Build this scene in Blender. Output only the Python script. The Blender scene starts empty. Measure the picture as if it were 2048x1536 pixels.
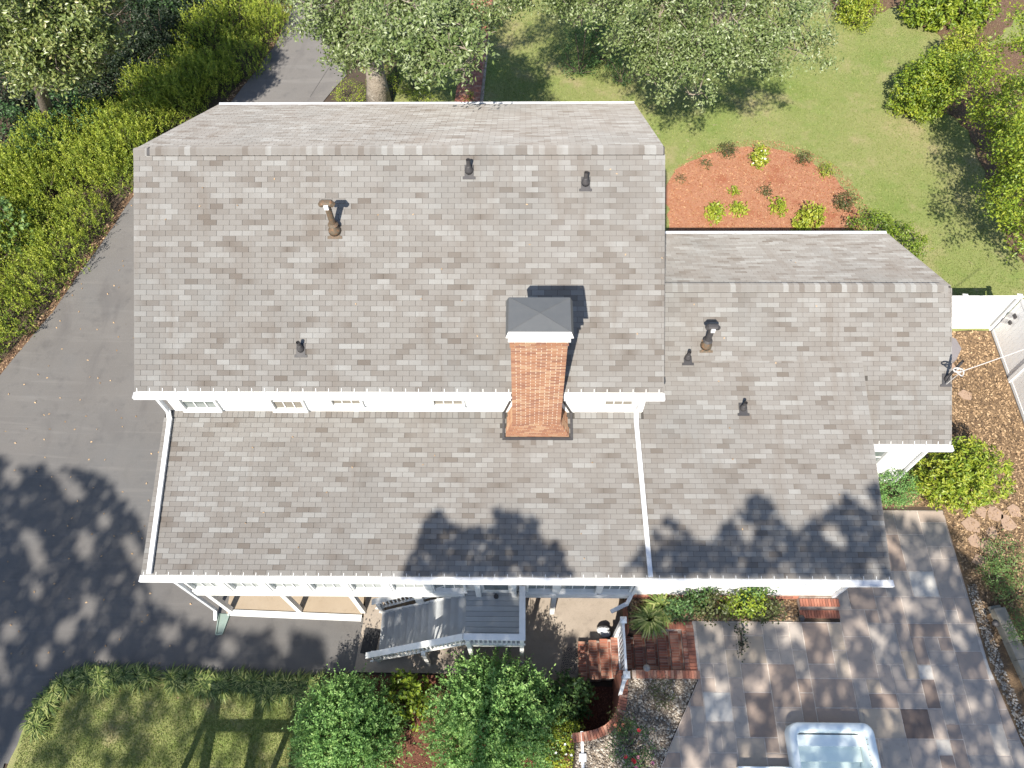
import bpy, math, random
import numpy as np
from mathutils import Vector, Matrix

random.seed(11)
rng = np.random.default_rng(11)
S = bpy.context.scene
COL = S.collection

# ------------------------------------------------------------------ camera, world, sun, exposure
CAM_H = 23.5
F_PX = 1541.3
_th, _psi, _r = 0.5225, 0.0304, 0.0237
_f = np.array([0, math.sin(_th), -math.cos(_th)]); _u = np.array([0, math.cos(_th), math.sin(_th)]); _x = np.array([1., 0, 0])
_R = np.array([[math.cos(_psi), -math.sin(_psi), 0], [math.sin(_psi), math.cos(_psi), 0], [0, 0, 1]])
_f, _u, _x = _R @ _f, _R @ _u, _R @ _x
CF = _f; CX = math.cos(_r) * _x - math.sin(_r) * _u; CU = math.sin(_r) * _x + math.cos(_r) * _u
CP = np.array([0, 0, CAM_H])
cam = bpy.data.cameras.new('camera'); cam_o = bpy.data.objects.new('camera', cam); COL.objects.link(cam_o)
cam.sensor_width = 36; cam.lens = 36 * F_PX / 2048; cam.clip_start = .1; cam.clip_end = 1000
M4 = Matrix.Identity(4)
for i in range(3):
    M4[i][0] = CX[i]; M4[i][1] = CU[i]; M4[i][2] = -CF[i]; M4[i][3] = CP[i]
cam_o.matrix_world = M4
S.camera = cam_o

SUN = np.array([.25, .925, -1.0]); SUN = SUN / np.linalg.norm(SUN)      # travel direction of the light
elev = math.asin(-SUN[2])
sun = bpy.data.lights.new('sun', 'SUN'); sun.energy = 4.8; sun.angle = math.radians(.53); sun.color = (1, .935, .83)
sun_o = bpy.data.objects.new('sun', sun); COL.objects.link(sun_o)
sun_o.rotation_euler = Vector(SUN).to_track_quat('-Z', 'Y').to_euler(); sun_o.location = (-10, -30, 50)
world = bpy.data.worlds.new('World'); S.world = world; world.use_nodes = True
wn = world.node_tree; wn.nodes.clear()
sky = wn.nodes.new('ShaderNodeTexSky'); sky.sky_type = 'NISHITA'; sky.sun_disc = False
sky.sun_elevation = elev; sky.sun_rotation = math.atan2(-SUN[0], -SUN[1]) % (2 * math.pi)
sky.air_density = 1.0; sky.dust_density = .6; sky.ozone_density = 1.0
bg = wn.nodes.new('ShaderNodeBackground'); bg.inputs[1].default_value = .10
wo = wn.nodes.new('ShaderNodeOutputWorld')
wn.links.new(sky.outputs[0], bg.inputs[0]); wn.links.new(bg.outputs[0], wo.inputs[0])
S.view_settings.view_transform = 'Standard'; S.view_settings.look = 'None'
S.view_settings.exposure = 1.05; S.view_settings.gamma = 1
S.cycles.max_bounces = 6; S.cycles.diffuse_bounces = 3; S.cycles.transparent_max_bounces = 8

# ------------------------------------------------------------------ terrain
def sst(a, b, t):
    t = min(1, max(0, (t - a) / (b - a))); return t * t * (3 - 2 * t)
PATIO = 1.9
def T(x, y):
    """natural ground"""
    left = 1.3 * sst(8, 24, y)
    bank = .9 * sst(-14, -24, x) * sst(6, 14, y)
    bx = sst(-9, -3, x)
    return (left + bank) * (1 - bx * sst(9.5, 14.5, y)) + 1.88 * bx * sst(9.5, 14.5, y)
WALLC = [(2.66, 3.66), (2.66, 3.3), (2.62, 2.95), (2.54, 2.65), (2.38, 2.38), (2.15, 2.2), (1.88, 2.09), (1.6, 2.03), (1.3, 2.0), (1.3, -6)]
TERR = [(2.66, 3.66), (3.0, 3.66), (3.0, 3.6), (4.44, 3.6), (4.44, 4.75), (2.9, 4.75), (2.9, 6.2), (3.2, 15.0), (60, 15.0), (60, -40), (1.3, -40), (1.3, 2.0), (1.6, 2.03), (1.88, 2.09), (2.15, 2.2), (2.38, 2.38), (2.54, 2.65), (2.62, 2.95), (2.66, 3.3)]
def inpoly(x, y, P):
    c = False; n = len(P); j = n - 1
    for i in range(n):
        (xi, yi), (xj, yj) = P[i], P[j]
        if (yi > y) != (yj > y) and x < (xj - xi) * (y - yi) / (yj - yi) + xi: c = not c
        j = i
    return c
def G(x, y):
    return PATIO if inpoly(x, y, TERR) else T(x, y)

def ray(px, py): return CF + CX * (px - 1024) / F_PX - CU * (py - 768) / F_PX
def P(px, py, z):
    d = ray(px, py); t = (z - CAM_H) / d[2]; return CP + t * d
def PY(px, py, y):
    d = ray(px, py); return CP + d * (y / d[1])
def PG(px, py, off=0.):
    z = 1.0
    for _ in range(12):
        p = P(px, py, z + off); z = G(p[0], p[1])
    return P(px, py, z + off)

# ------------------------------------------------------------------ object helpers
WL = {}
def tagp(o, label=None, cat=None, group=None, kind=None):
    if label: o['label'] = label
    if cat: o['category'] = cat
    if group: o['group'] = group
    if kind: o['kind'] = kind
    return o
def thing(name, label, cat, loc=(0, 0, 0), group=None):
    o = bpy.data.objects.new(name, None); COL.objects.link(o); o.location = loc; o.empty_display_size = .2
    WL[o] = np.array(loc, float); return tagp(o, label, cat, group)
def mesh_np(name, V, F, mats, mi=None, tone=None, smooth=False):
    me = bpy.data.meshes.new(name)
    V = np.asarray(V, np.float32)
    if isinstance(F, np.ndarray):
        nf, k = F.shape
        me.vertices.add(len(V)); me.vertices.foreach_set('co', V.ravel())
        me.loops.add(nf * k); me.loops.foreach_set('vertex_index', F.ravel().astype(np.int32))
        me.polygons.add(nf); me.polygons.foreach_set('loop_start', np.arange(0, nf * k, k, dtype=np.int32))
        me.polygons.foreach_set('loop_total', np.full(nf, k, np.int32))
        me.update(calc_edges=True)
    else:
        me.from_pydata(V.tolist(), [], F); me.update()
    for m in (mats if isinstance(mats, (list, tuple)) else [mats]): me.materials.append(m)
    if mi is not None: me.polygons.foreach_set('material_index', np.asarray(mi, np.int32))
    if tone is not None:
        a = me.attributes.new('tone', 'FLOAT', 'POINT'); a.data.foreach_set('value', np.asarray(tone, np.float32))
    me.polygons.foreach_set('use_smooth', np.full(len(me.polygons), bool(smooth)))
    return me
def link(name, me, parent=None, loc=None, rot=None):
    o = bpy.data.objects.new(name, me); COL.objects.link(o)
    base = WL[parent] if parent is not None else np.zeros(3)
    if parent is not None: o.parent = parent
    if loc is not None: o.location = np.asarray(loc, float) - base; WL[o] = np.asarray(loc, float)
    else: WL[o] = base
    if rot is not None: o.rotation_euler = rot
    return o
class MB:
    def __init__(s): s.V = []; s.F = []; s.M = []; s.T = []
    def add(s, V, F, m=0, tone=.5):
        b = len(s.V); s.V += [tuple(v) for v in V]; s.F += [tuple(i + b for i in f) for f in F]; s.M += [m] * len(F)
        s.T += [tone] * len(V) if np.isscalar(tone) else list(tone); return s
    def box(s, x0, x1, y0, y1, z0, z1, m=0, tone=.5, skip=''):
        V = [(x0, y0, z0), (x1, y0, z0), (x1, y1, z0), (x0, y1, z0), (x0, y0, z1), (x1, y0, z1), (x1, y1, z1), (x0, y1, z1)]
        F = {'b': (3, 2, 1, 0), 't': (4, 5, 6, 7), 'f': (0, 1, 5, 4), 'r': (1, 2, 6, 5), 'k': (2, 3, 7, 6), 'l': (3, 0, 4, 7)}
        return s.add(V, [F[k] for k in F if k not in skip], m, tone)
    def obox(s, a, b, w, h, m=0, tone=.5, up=(0, 0, 1)):
        """box bar from a to b, width w (sideways), height h (along up)"""
        a = np.array(a, float); b = np.array(b, float); d = b - a; d /= np.linalg.norm(d)
        up = np.array(up, float); side = np.cross(d, up); n = np.linalg.norm(side)
        if n < 1e-6: side = np.cross(d, (1, 0, 0)); n = np.linalg.norm(side)
        side = side / n; upv = np.cross(side, d); side = side * w / 2; upv = upv * h / 2
        V = [a - side - upv, a + side - upv, a + side + upv, a - side + upv, b - side - upv, b + side - upv, b + side + upv, b - side + upv]
        return s.add(V, [(0, 1, 2, 3), (7, 6, 5, 4), (0, 4, 5, 1), (1, 5, 6, 2), (2, 6, 7, 3), (3, 7, 4, 0)], m, tone)
    def tube(s, pts, rads, n=8, m=0, cap=True, tone=.5):
        pts = [np.array(p, float) for p in pts]; b = len(s.V); ref = np.array([.3, .2, 1.]);
        for i, p in enumerate(pts):
            d = pts[min(i + 1, len(pts) - 1)] - pts[max(i - 1, 0)]; d = d / (np.linalg.norm(d) + 1e-9)
            rr = ref if abs(d @ ref) / 1.06 < .95 else np.array([1., 0, 0])
            u = np.cross(d, rr); u /= np.linalg.norm(u); v = np.cross(d, u)
            for k in range(n):
                a = 2 * math.pi * k / n; s.V.append(tuple(p + (u * math.cos(a) + v * math.sin(a)) * rads[i])); s.T.append(tone)
        for i in range(len(pts) - 1):
            for k in range(n):
                s.F.append((b + i * n + k, b + i * n + (k + 1) % n, b + (i + 1) * n + (k + 1) % n, b + (i + 1) * n + k)); s.M.append(m)
        if cap:
            s.F.append(tuple(b + k for k in range(n))[::-1]); s.M.append(m)
            s.F.append(tuple(b + (len(pts) - 1) * n + k for k in range(n))); s.M.append(m)
        return s
    def build(s, name, mats, parent=None, smooth=False, label=None, cat=None, group=None, kind=None):
        base = WL[parent] if parent is not None else np.zeros(3)
        me = mesh_np(name, np.array(s.V) - base, s.F, mats, s.M, s.T, smooth)
        o = link(name, me, parent); return tagp(o, label, cat, group, kind)

# ------------------------------------------------------------------ materials
def mat(name, col, rough=.8, var=None, col2=None, bump=None, tone=None, metal=0, spec=.4, extra=None, transl=0, rnd=0, drough=0, streak=None):
    """col/col2 mixed by noise var=(scale, contrast); bump=(scale, strength); tone=[(pos,col)...] ramp on attribute 'tone'"""
    m = bpy.data.materials.new(name); m.use_nodes = True; nt = m.node_tree; N = nt.nodes; L = nt.links
    b = N['Principled BSDF']; b.inputs['Roughness'].default_value = rough; b.inputs['Metallic'].default_value = metal
    b.inputs['Specular IOR Level'].default_value = spec; b.inputs['Diffuse Roughness'].default_value = drough
    tc = N.new('ShaderNodeNewGeometry'); cur = None
    def rgb(c):
        n = N.new('ShaderNodeRGB'); n.outputs[0].default_value = (*c, 1); return n.outputs[0]
    def noise(scale, detail=4, rough_=.6):
        n = N.new('ShaderNodeTexNoise'); n.inputs['Scale'].default_value = scale; n.inputs['Detail'].default_value = detail
        n.inputs['Roughness'].default_value = rough_; L.new(tc.outputs['Position'], n.inputs['Vector']); return n.outputs['Fac']
    def mix(f, a, c, mode='MIX'):
        n = N.new('ShaderNodeMix'); n.data_type = 'RGBA'; n.blend_type = mode
        if isinstance(f, float): n.inputs[0].default_value = f
        else: L.new(f, n.inputs[0])
        L.new(a, n.inputs[6]); L.new(c, n.inputs[7]); return n.outputs[2]
    def mr(f, a0, a1, b0=0., b1=1.):
        n = N.new('ShaderNodeMapRange'); L.new(f, n.inputs[0])
        for i, v in enumerate((a0, a1, b0, b1)): n.inputs[i + 1].default_value = v
        return n.outputs[0]
    if tone:
        at = N.new('ShaderNodeAttribute'); at.attribute_name = 'tone'; rp = N.new('ShaderNodeValToRGB')
        el = rp.color_ramp.elements
        while len(el) < len(tone): el.new(.5)
        for e, (p_, c_) in zip(el, tone): e.position = p_; e.color = (*c_, 1)
        L.new(at.outputs['Fac'], rp.inputs[0]); cur = rp.outputs[0]
    else: cur = rgb(col)
    if var:
        lo = .5 - .5 / var[1]; hi = .5 + .5 / var[1]
        cur = mix(mr(noise(var[0]), lo, hi), cur, rgb(col2)) if not tone else mix(mr(noise(var[0]), lo, hi, 0, var[2] if len(var) > 2 else .3), cur, rgb(col2))
    for (sc, c_, lo, hi, amt) in (extra or []):
        cur = mix(mr(noise(sc), lo, hi, 0, amt), cur, rgb(c_))
    if streak:
        for (sx, sy, ang, c_, lo, hi, amt) in streak:
            mp = N.new('ShaderNodeMapping'); mp.inputs['Scale'].default_value = (sx, sy, 1); mp.inputs['Rotation'].default_value = (0, 0, ang); L.new(tc.outputs['Position'], mp.inputs[0])
            n = N.new('ShaderNodeTexNoise'); n.inputs['Scale'].default_value = 1; n.inputs['Detail'].default_value = 5; n.inputs['Distortion'].default_value = .6; L.new(mp.outputs[0], n.inputs['Vector'])
            cur = mix(mr(n.outputs['Fac'], lo, hi, 0, amt), cur, rgb(c_))
    if rnd:
        oi = N.new('ShaderNodeObjectInfo'); v = mr(oi.outputs['Random'], 0, 1, 1 - rnd, 1 + rnd)
        n = N.new('ShaderNodeVectorMath'); n.operation = 'SCALE'; L.new(cur, n.inputs[0]); L.new(v, n.inputs['Scale']); cur = n.outputs[0]
    L.new(cur, b.inputs['Base Color'])
    if bump:
        bp = N.new('ShaderNodeBump'); bp.inputs['Strength'].default_value = bump[1]; bp.inputs['Distance'].default_value = bump[2] if len(bump) > 2 else .02
        L.new(noise(bump[0], 5), bp.inputs['Height']); L.new(bp.outputs[0], b.inputs['Normal'])
    if transl:
        tr = N.new('ShaderNodeBsdfTranslucent'); L.new(cur, tr.inputs[0]); ms = N.new('ShaderNodeMixShader'); ms.inputs[0].default_value = transl
        L.new(b.outputs[0], ms.inputs[1]); L.new(tr.outputs[0], ms.inputs[2]); L.new(ms.outputs[0], N['Material Output'].inputs[0])
    return m

SH = [(0, (.142, .123, .107)), (.5, (.225, .214, .201)), (1, (.30, .299, .290))]
m_shingle = mat('asphalt_shingle', None, .92, tone=SH, var=(60, 1.6, .35), col2=(.12, .107, .098), bump=(220, .25, .004), extra=[(1.1, (.16, .135, .115), .5, .8, .35), (.35, (.175, .178, .175), .5, .7, .4), (4, (.20, .19, .18), .62, .8, .25)], spec=.2, drough=1, streak=[(2.2, .35, 0, (.15, .125, .105), .54, .74, .4)])
m_under = mat('roof_underlay', (.06, .055, .05), .95)
m_white = mat('white_paint', (.70, .70, .69), .5, var=(3, 1.5), col2=(.62, .62, .60), extra=[(6, (.42, .40, .36), .58, .78, .35)])
m_white2 = mat('white_vinyl', (.76, .76, .76), .4, var=(2, 1.2), col2=(.70, .69, .68))
m_gutter = mat('gutter_white', (.62, .63, .65), .4, var=(2, 1.6), col2=(.52, .53, .55), extra=[(7, (.26, .24, .21), .56, .74, .5)])
m_brickc = mat('chimney_brick', None, .9, extra=[(2.6, (.16, .09, .06), .54, .8, .4), (9, (.42, .33, .25), .62, .78, .4)], tone=[(0, (.19, .085, .055)), (.5, (.27, .13, .072)), (1, (.33, .21, .13))], var=(30, 1.5, .3), col2=(.28, .18, .13), bump=(90, .3, .004))
m_mortar = mat('mortar', (.50, .43, .36), .95, var=(20, 1.5), col2=(.40, .33, .27), bump=(80, .3, .003))
m_brick = mat('step_brick', None, .88, tone=[(0, (.22, .085, .055)), (.5, (.38, .14, .085)), (1, (.44, .24, .165))], var=(14, 1.6, .45), col2=(.15, .075, .06), bump=(60, .4, .004), extra=[(3, (.12, .08, .07), .55, .75, .5)])
m_mortar2 = mat('step_mortar', (.52, .44, .38), .95, var=(6, 1.5), col2=(.2, .14, .11))
m_flash = mat('black_flashing', (.03, .03, .034), .6, var=(8, 1.5), col2=(.06, .055, .055), bump=(30, .3, .005))
m_rust = mat('rusty_metal', (.105, .072, .048), .7, var=(9, 2), col2=(.075, .066, .045), extra=[(16, (.22, .10, .045), .5, .7, .7)], bump=(40, .3, .004))
m_galv = mat('galvanized_metal', (.105, .108, .11), .5, metal=0, var=(5, 1.4), col2=(.085, .09, .095), bump=(6, .1, .01))
m_galv2 = mat('pale_metal_sunlit_lip', (.72, .72, .72), .4, metal=.2)  # pale metal; on the cap lip the sun's brightness is put into the colour
m_asph = mat('driveway_asphalt', (.122, .115, .11), .9, var=(.5, 1.8), col2=(.145, .137, .13), bump=(160, .35, .006),
             extra=[(45, (.21, .2, .19), .57, .72, .5), (90, (.06, .058, .056), .56, .7, .5), (2.2, (.066, .064, .066), .55, .8, .5), (.18, (.115, .117, .12), .5, .68, .5)], spec=.25, drough=.6, streak=[(.35, 5, .5, (.19, .18, .17), .56, .76, .35), (.3, 4, -.35, (.17, .165, .16), .58, .78, .3), (1.2, .5, .2, (.085, .08, .08), .56, .75, .5)])
m_conc = mat('tan_concrete', (.29, .23, .165), .9, var=(1.2, 1.8), col2=(.33, .27, .20), bump=(90, .3, .004), extra=[(7, (.2, .15, .1), .58, .8, .5), (60, (.2, .16, .12), .58, .7, .4)])
m_conc2 = mat('exposed_aggregate', (.26, .22, .18), .92, var=(1.6, 1.9), col2=(.34, .29, .24), bump=(120, .5, .006), extra=[(70, (.12, .1, .085), .56, .68, .6), (4, (.15, .12, .1), .56, .78, .55)])
m_deck = mat('grey_deck_paint', (.30, .31, .315), .6, var=(3, 1.6), col2=(.36, .375, .385), bump=(40, .2, .003), extra=[(12, (.3, .31, .31), .6, .8, .35)], rnd=.07)
m_blackm = mat('rubber_mat', (.018, .018, .02), .8, var=(30, 1.5), col2=(.035, .034, .034), bump=(60, .4, .005))
m_glass = mat('window_glass', (.10, .12, .12), .12, spec=.7, var=(2, 1.2), col2=(.16, .18, .17))
m_blind = mat('window_blind', (.17, .155, .13), .7)
m_soil = mat('dark_soil', (.045, .033, .024), .95, var=(1.2, 1.8), col2=(.085, .06, .04), bump=(25, .6, .03), extra=[(18, (.16, .1, .06), .6, .72, .6)])
m_litter = mat('leaf_litter', (.12, .07, .042), .95, var=(6, 2), col2=(.09, .05, .03), bump=(30, .8, .03), extra=[(25, (.32, .22, .14), .56, .66, .8)])
m_lawn = mat('lawn_grass', (.145, .19, .045), .95, var=(.33, 2.4), col2=(.235, .225, .095), bump=(45, .7, .03),
             extra=[(.6, (.31, .25, .145), .54, .72, .75), (14, (.10, .14, .035), .5, .72, .4), (1.7, (.12, .185, .035), .52, .72, .5), (55, (.28, .28, .11), .55, .7, .4), (3.3, (.36, .29, .19), .66, .76, .6)])
m_blade = mat('grass_blade', None, .7, tone=[(0, (.12, .16, .035)), (.5, (.205, .265, .06)), (1, (.34, .33, .14))], transl=.25, extra=[(.6, (.30, .25, .13), .56, .74, .6)])
m_mulch = mat('red_mulch', (.27, .112, .06), .95, var=(5, 1.8), col2=(.34, .17, .105), bump=(35, .7, .02), extra=[(1.1, (.23, .07, .035), .55, .7, .7), (28, (.42, .24, .14), .58, .7, .6)])
m_chip = mat('mulch_chip', None, .9, tone=[(0, (.17, .055, .025)), (.5, (.29, .115, .05)), (1, (.45, .28, .16))])
m_dmulch = mat('dark_mulch', (.085, .035, .022), .95, var=(6, 1.8), col2=(.14, .055, .035), bump=(30, .8, .03))
m_dchip = mat('dark_mulch_chip', None, .9, tone=[(0, (.06, .022, .014)), (.5, (.14, .05, .03)), (1, (.24, .11, .07))])
m_peb = mat('river_pebble', None, .75, tone=[(0, (.09, .07, .055)), (.35, (.20, .16, .12)), (.7, (.33, .28, .22)), (1, (.48, .44, .38))])
m_gravel = mat('pebble_bed', (.13, .10, .075), .95, var=(12, 2), col2=(.24, .19, .14), bump=(40, .8, .03))
m_pine = mat('bark_bed', (.12, .078, .046), .95, var=(2, 1.8), col2=(.19, .125, .07), bump=(30, .8, .03), extra=[(14, (.36, .24, .12), .55, .68, .6), (30, (.07, .045, .03), .55, .68, .6)])
m_nugget = mat('bark_nugget', None, .9, tone=[(0, (.06, .04, .026)), (.5, (.23, .15, .083)), (1, (.46, .32, .19))])
m_joint = mat('patio_joint', (.66, .59, .51), .95, var=(5, 1.5), col2=(.26, .22, .2), bump=(60, .3, .004))
m_stone = mat('patio_stone', None, .8, tone=[(0, (.12, .08, .06)), (.2, (.30, .225, .175)), (.4, (.36, .295, .245)), (.6, (.34, .305, .27)), (.8, (.42, .335, .245)), (1, (.50, .48, .44))],
              var=(1.6, 1.6, .35), col2=(.26, .225, .21), bump=(26, .35, .006), extra=[(8, (.15, .13, .12), .55, .8, .4), (90, (.32, .3, .28), .58, .7, .25)])
m_flag = mat('sandstone_flag', (.33, .23, .165), .9, var=(5, 1.5), col2=(.27, .19, .14), bump=(20, .4, .01))
m_block = mat('concrete_block', (.30, .27, .22), .92, var=(4, 1.6), col2=(.22, .2, .16), bump=(40, .4, .006), rnd=.12)
m_bark = mat('oak_bark', (.30, .26, .21), .95, var=(9, 2), col2=(.17, .14, .11), bump=(14, 1, .05), extra=[(3, (.42, .38, .32), .52, .7, .6)])
m_bark2 = mat('dark_bark', (.15, .12, .09), .95, var=(9, 2), col2=(.085, .065, .05), bump=(14, 1, .05))
m_twig = mat('pale_twig', (.24, .20, .16), .9)
def leafmat(name, cols, transl=.32, rough=.5, spec=.45):
    return mat(name, None, rough, tone=[(i / (len(cols) - 1), c) for i, c in enumerate(cols)], transl=transl, spec=spec)
m_l_oak = leafmat('oak_leaf', [(.045, .075, .02), (.12, .17, .045), (.21, .26, .10), (.36, .40, .25)], .25, .42, .55)
m_l_mag = leafmat('magnolia_leaf', [(.035, .055, .014), (.11, .15, .03), (.22, .25, .08), (.36, .26, .11)], .18, .4, .6)
m_l_hedge = leafmat('hedge_leaf', [(.045, .08, .014), (.18, .25, .026), (.33, .39, .04), (.46, .47, .09)])
m_l_shrub = leafmat('shrub_leaf', [(.05, .09, .012), (.16, .24, .022), (.29, .34, .03), (.42, .42, .07)], .3, .45, .5)
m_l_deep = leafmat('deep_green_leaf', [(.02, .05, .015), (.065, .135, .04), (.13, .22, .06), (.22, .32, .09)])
m_l_dark = leafmat('understory_leaf', [(.012, .022, .01), (.03, .05, .018), (.05, .08, .03)])  # canopy shade over the undergrowth is put into these near-black greens
m_l_olive = leafmat('olive_leaf', [(.04, .055, .018), (.085, .10, .03), (.15, .15, .05)])
m_l_lirio = leafmat('strap_leaf', [(.03, .055, .016), (.09, .14, .035), (.19, .25, .06), (.40, .42, .16)])
m_l_shade = leafmat('canopy_leaf', [(.05, .08, .02), (.10, .15, .04)], .12)
m_red = mat('red_petal', (.5, .02, .03), .6); m_pink = mat('pink_petal', (.55, .18, .30), .6); m_petal = mat('white_petal', (.75, .75, .7), .6); m_coral = mat('coral_petal', (.6, .22, .12), .6)
m_spa = mat('white_acrylic', (.72, .78, .79), .25, spec=.6)
m_spa_in = mat('pale_aqua_acrylic', (.82, .88, .83), .3)
m_green = mat('green_plastic', (.17, .23, .20), .5, var=(6, 1.5), col2=(.24, .29, .26))
m_cable = mat('grey_cable', (.42, .40, .38), .6)
m_statue = mat('white_stone', (.62, .64, .66), .7, var=(9, 1.5), col2=(.48, .5, .52), bump=(20, .5, .02))
m_pale = mat('pale_grey_cover', (.19, .175, .18), .7)
m_lampw = mat('lamp_glass', (.22, .21, .20), .4)
m_l_crape = leafmat('crape_leaf', [(.03, .07, .02), (.10, .22, .055), (.21, .37, .10), (.40, .54, .18)])

# ------------------------------------------------------------------ ground
def grid_ground():
    xs = np.concatenate([np.arange(-90, -30, 6), np.arange(-30, 30, .75), np.arange(30, 91, 6)])
    ys = np.concatenate([np.arange(-60, -6, 6), np.arange(-6, 42, .75), np.arange(42, 121, 6)])
    V = [(x, y, T(x, y) - .03) for y in ys for x in xs]; n = len(xs)
    F = [(j * n + i, j * n + i + 1, (j + 1) * n + i + 1, (j + 1) * n + i) for j in range(len(ys) - 1) for i in range(n - 1)]
    o = link('ground', mesh_np('ground', V, F, m_soil)); o['kind'] = 'structure'
grid_ground()
def tri_poly(poly):
    """ear clipping"""
    idx = list(range(len(poly))); A = sum(poly[i - 1][0] * poly[i][1] - poly[i][0] * poly[i - 1][1] for i in range(len(poly)))
    if A < 0: idx.reverse()
    out = []; guard = 0
    while len(idx) > 3 and guard < 9999:
        guard += 1
        for k in range(len(idx)):
            a, b, c = idx[k - 1], idx[k], idx[(k + 1) % len(idx)]
            (ax, ay), (bx, by), (cx, cy) = poly[a], poly[b], poly[c]
            if (bx - ax) * (cy - ay) - (by - ay) * (cx - ax) <= 1e-12: continue
            bad = False
            for q in idx:
                if q in (a, b, c): continue
                x, y = poly[q]
                if (bx - ax) * (y - ay) - (by - ay) * (x - ax) >= 0 and (cx - bx) * (y - by) - (cy - by) * (x - bx) >= 0 and (ax - cx) * (y - cy) - (ay - cy) * (x - cx) >= 0: bad = True; break
            if not bad: out.append((a, b, c)); idx.pop(k); break
        else: break
    if len(idx) == 3: out.append(tuple(idx))
    return out
def rough_edge(poly, step, amp, closed=True):
    out = []
    for i in range(len(poly)):
        a = np.array(poly[i][:2], float); b = np.array(poly[(i + 1) % len(poly)][:2], float); L = np.linalg.norm(b - a); n = max(1, int(L / step))
        if L > 14: n = 1
        nrm = np.array([-(b - a)[1], (b - a)[0]]) / (L + 1e-9)
        for k in range(n):
            q = a + (b - a) * k / n + (nrm * random.uniform(-amp, amp) if k else 0); out.append((q[0], q[1]))
    return out
def sheet(name, poly, off, m, cell=1.0, edge=None, zf=None, kind='structure'):
    import bmesh
    zf = zf or G
    poly = [(p[0], p[1]) for p in poly]
    if edge: poly = rough_edge(poly, *edge)
    bm = bmesh.new(); vs = [bm.verts.new((x, y, 0)) for x, y in poly]
    for t in tri_poly(poly):
        try: bm.faces.new([vs[i] for i in t])
        except ValueError: pass
    if cell:
        xs = [p[0] for p in poly]; ys = [p[1] for p in poly]
        for ax, lo, hi in ((0, max(min(xs), -30), min(max(xs), 30)), (1, max(min(ys), -6), min(max(ys), 42))):
            v = math.ceil(lo / cell) * cell
            while v < hi:
                co = (v, 0, 0) if ax == 0 else (0, v, 0); no = (1, 0, 0) if ax == 0 else (0, 1, 0)
                bmesh.ops.bisect_plane(bm, geom=bm.verts[:] + bm.edges[:] + bm.faces[:], plane_co=co, plane_no=no); v += cell
    for v in bm.verts: v.co.z = zf(v.co.x, v.co.y) + off
    bmesh.ops.recalc_face_normals(bm, faces=bm.faces)
    me = bpy.data.meshes.new(name); bm.to_mesh(me); bm.free(); me.materials.append(m)
    if me.polygons and sum(p.normal.z * p.area for p in me.polygons) < 0: me.flip_normals()
    o = bpy.data.objects.new(name, me); COL.objects.link(o); o['kind'] = kind; WL[o] = np.zeros(3); return o
def pg(lst): return [tuple(PG(x, y)[:2]) for x, y in lst]

# terrace: solid raised ground on the right, held by the curved brick wall and the steps
SPA_NOTCH = [(7.76, -3.12), (8.74, -3.12), (8.74, 2.30), (6.76, 2.30), (6.76, -3.12), (7.74, -3.12)]
TCUT = TERR[:9] + [(60, -40), (7.76, -40)] + SPA_NOTCH + [(7.74, -40)] + TERR[10:]
mb = MB(); n = len(TCUT)
mb.V = [(x, y, -.5) for x, y in TCUT] + [(x, y, PATIO - .02) for x, y in TCUT]; mb.T = [.5] * (2 * n)
for t in tri_poly(TCUT): mb.F.append(tuple(i + n for i in t)); mb.M.append(0)
for i in range(n):
    j = (i + 1) % n; mb.F.append((i, i + n, j + n, j)); mb.M.append(0)
mb.build('terrace', [m_soil], kind='structure')

drive_left = pg([(640, -260), (590, -120), (592, 0), (575, 40), (548, 95), (515, 140), (470, 195)]) + [(-13.1, 24.5), (-14.6, 22.6)] + pg([(262, 400), (215, 470), (160, 545), (110, 620), (55, 685), (0, 752)])
drive = drive_left + [(-24, 12.5), (-32, 8), (-34, -14), (-14.2, -14), (-14.3, 1.4)] + pg([(70, 1536), (75, 1450), (85, 1400), (120, 1362), (190, 1352), (300, 1354), (440, 1352), (600, 1350), (709, 1346)]) + [(-4.82, 4.6), (-4.78, 5.42), (-8.9, 5.42), (-8.9, 9.0), (-8.9, 18.6)] + pg([(640, 212), (668, 178), (694, 150), (690, 110), (672, 60), (655, 0), (700, -120), (760, -260)])
sheet('driveway', drive, .02, m_asph, 1.0, (.5, .03))
# leaf litter where the drive meets the bank
ll = drive_left; lout = [(x - .28, y - .05) for x, y in reversed(ll)]
sheet('leaf_litter', [(x + .05, y) for x, y in ll[1:]] + lout[:-1], .012, m_litter, 1.0, (.3, .08))
sheet('carport_floor', [(-8.95, 5.46), (-4.83, 5.32), (-4.83, 9.1), (-8.95, 9.1)], .024, m_conc, 0)
sheet('walkway', [(-4.9, 3.86), (-4.78, 5.32), (-4.78, 9.1), (2.9, 9.1), (2.9, 4.75), (1.62, 4.75), (1.6, 3.6), (1.5, 3.0), (.6, 3.5), (-1.5, 3.84)], .03, m_conc2, 0, zf=T)
lawnL = pg([(55, 1440), (80, 1400), (120, 1372), (190, 1362), (300, 1362), (440, 1362), (600, 1362), (705, 1356)]) + [(-4.6, 3.6), (-4.4, 2.4), (-4.9, -14), (-14.1, -14), (-14.2, 1.2)]
sheet('back_lawn', lawnL, .03, m_lawn, 1.0, (.3, .05))
sheet('shrub_bed', [(-4.9, 3.78), (1.3, 3.78), (1.6, 3.5), (2.6, 3.5), (2.6, 2.9), (2.4, 2.4), (1.3, 1.98), (1.25, -14), (-4.7, -14), (-4.3, 2.5), (-4.6, 3.5)], .022, m_dmulch, 1.0, (.3, .04), zf=T)
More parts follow.
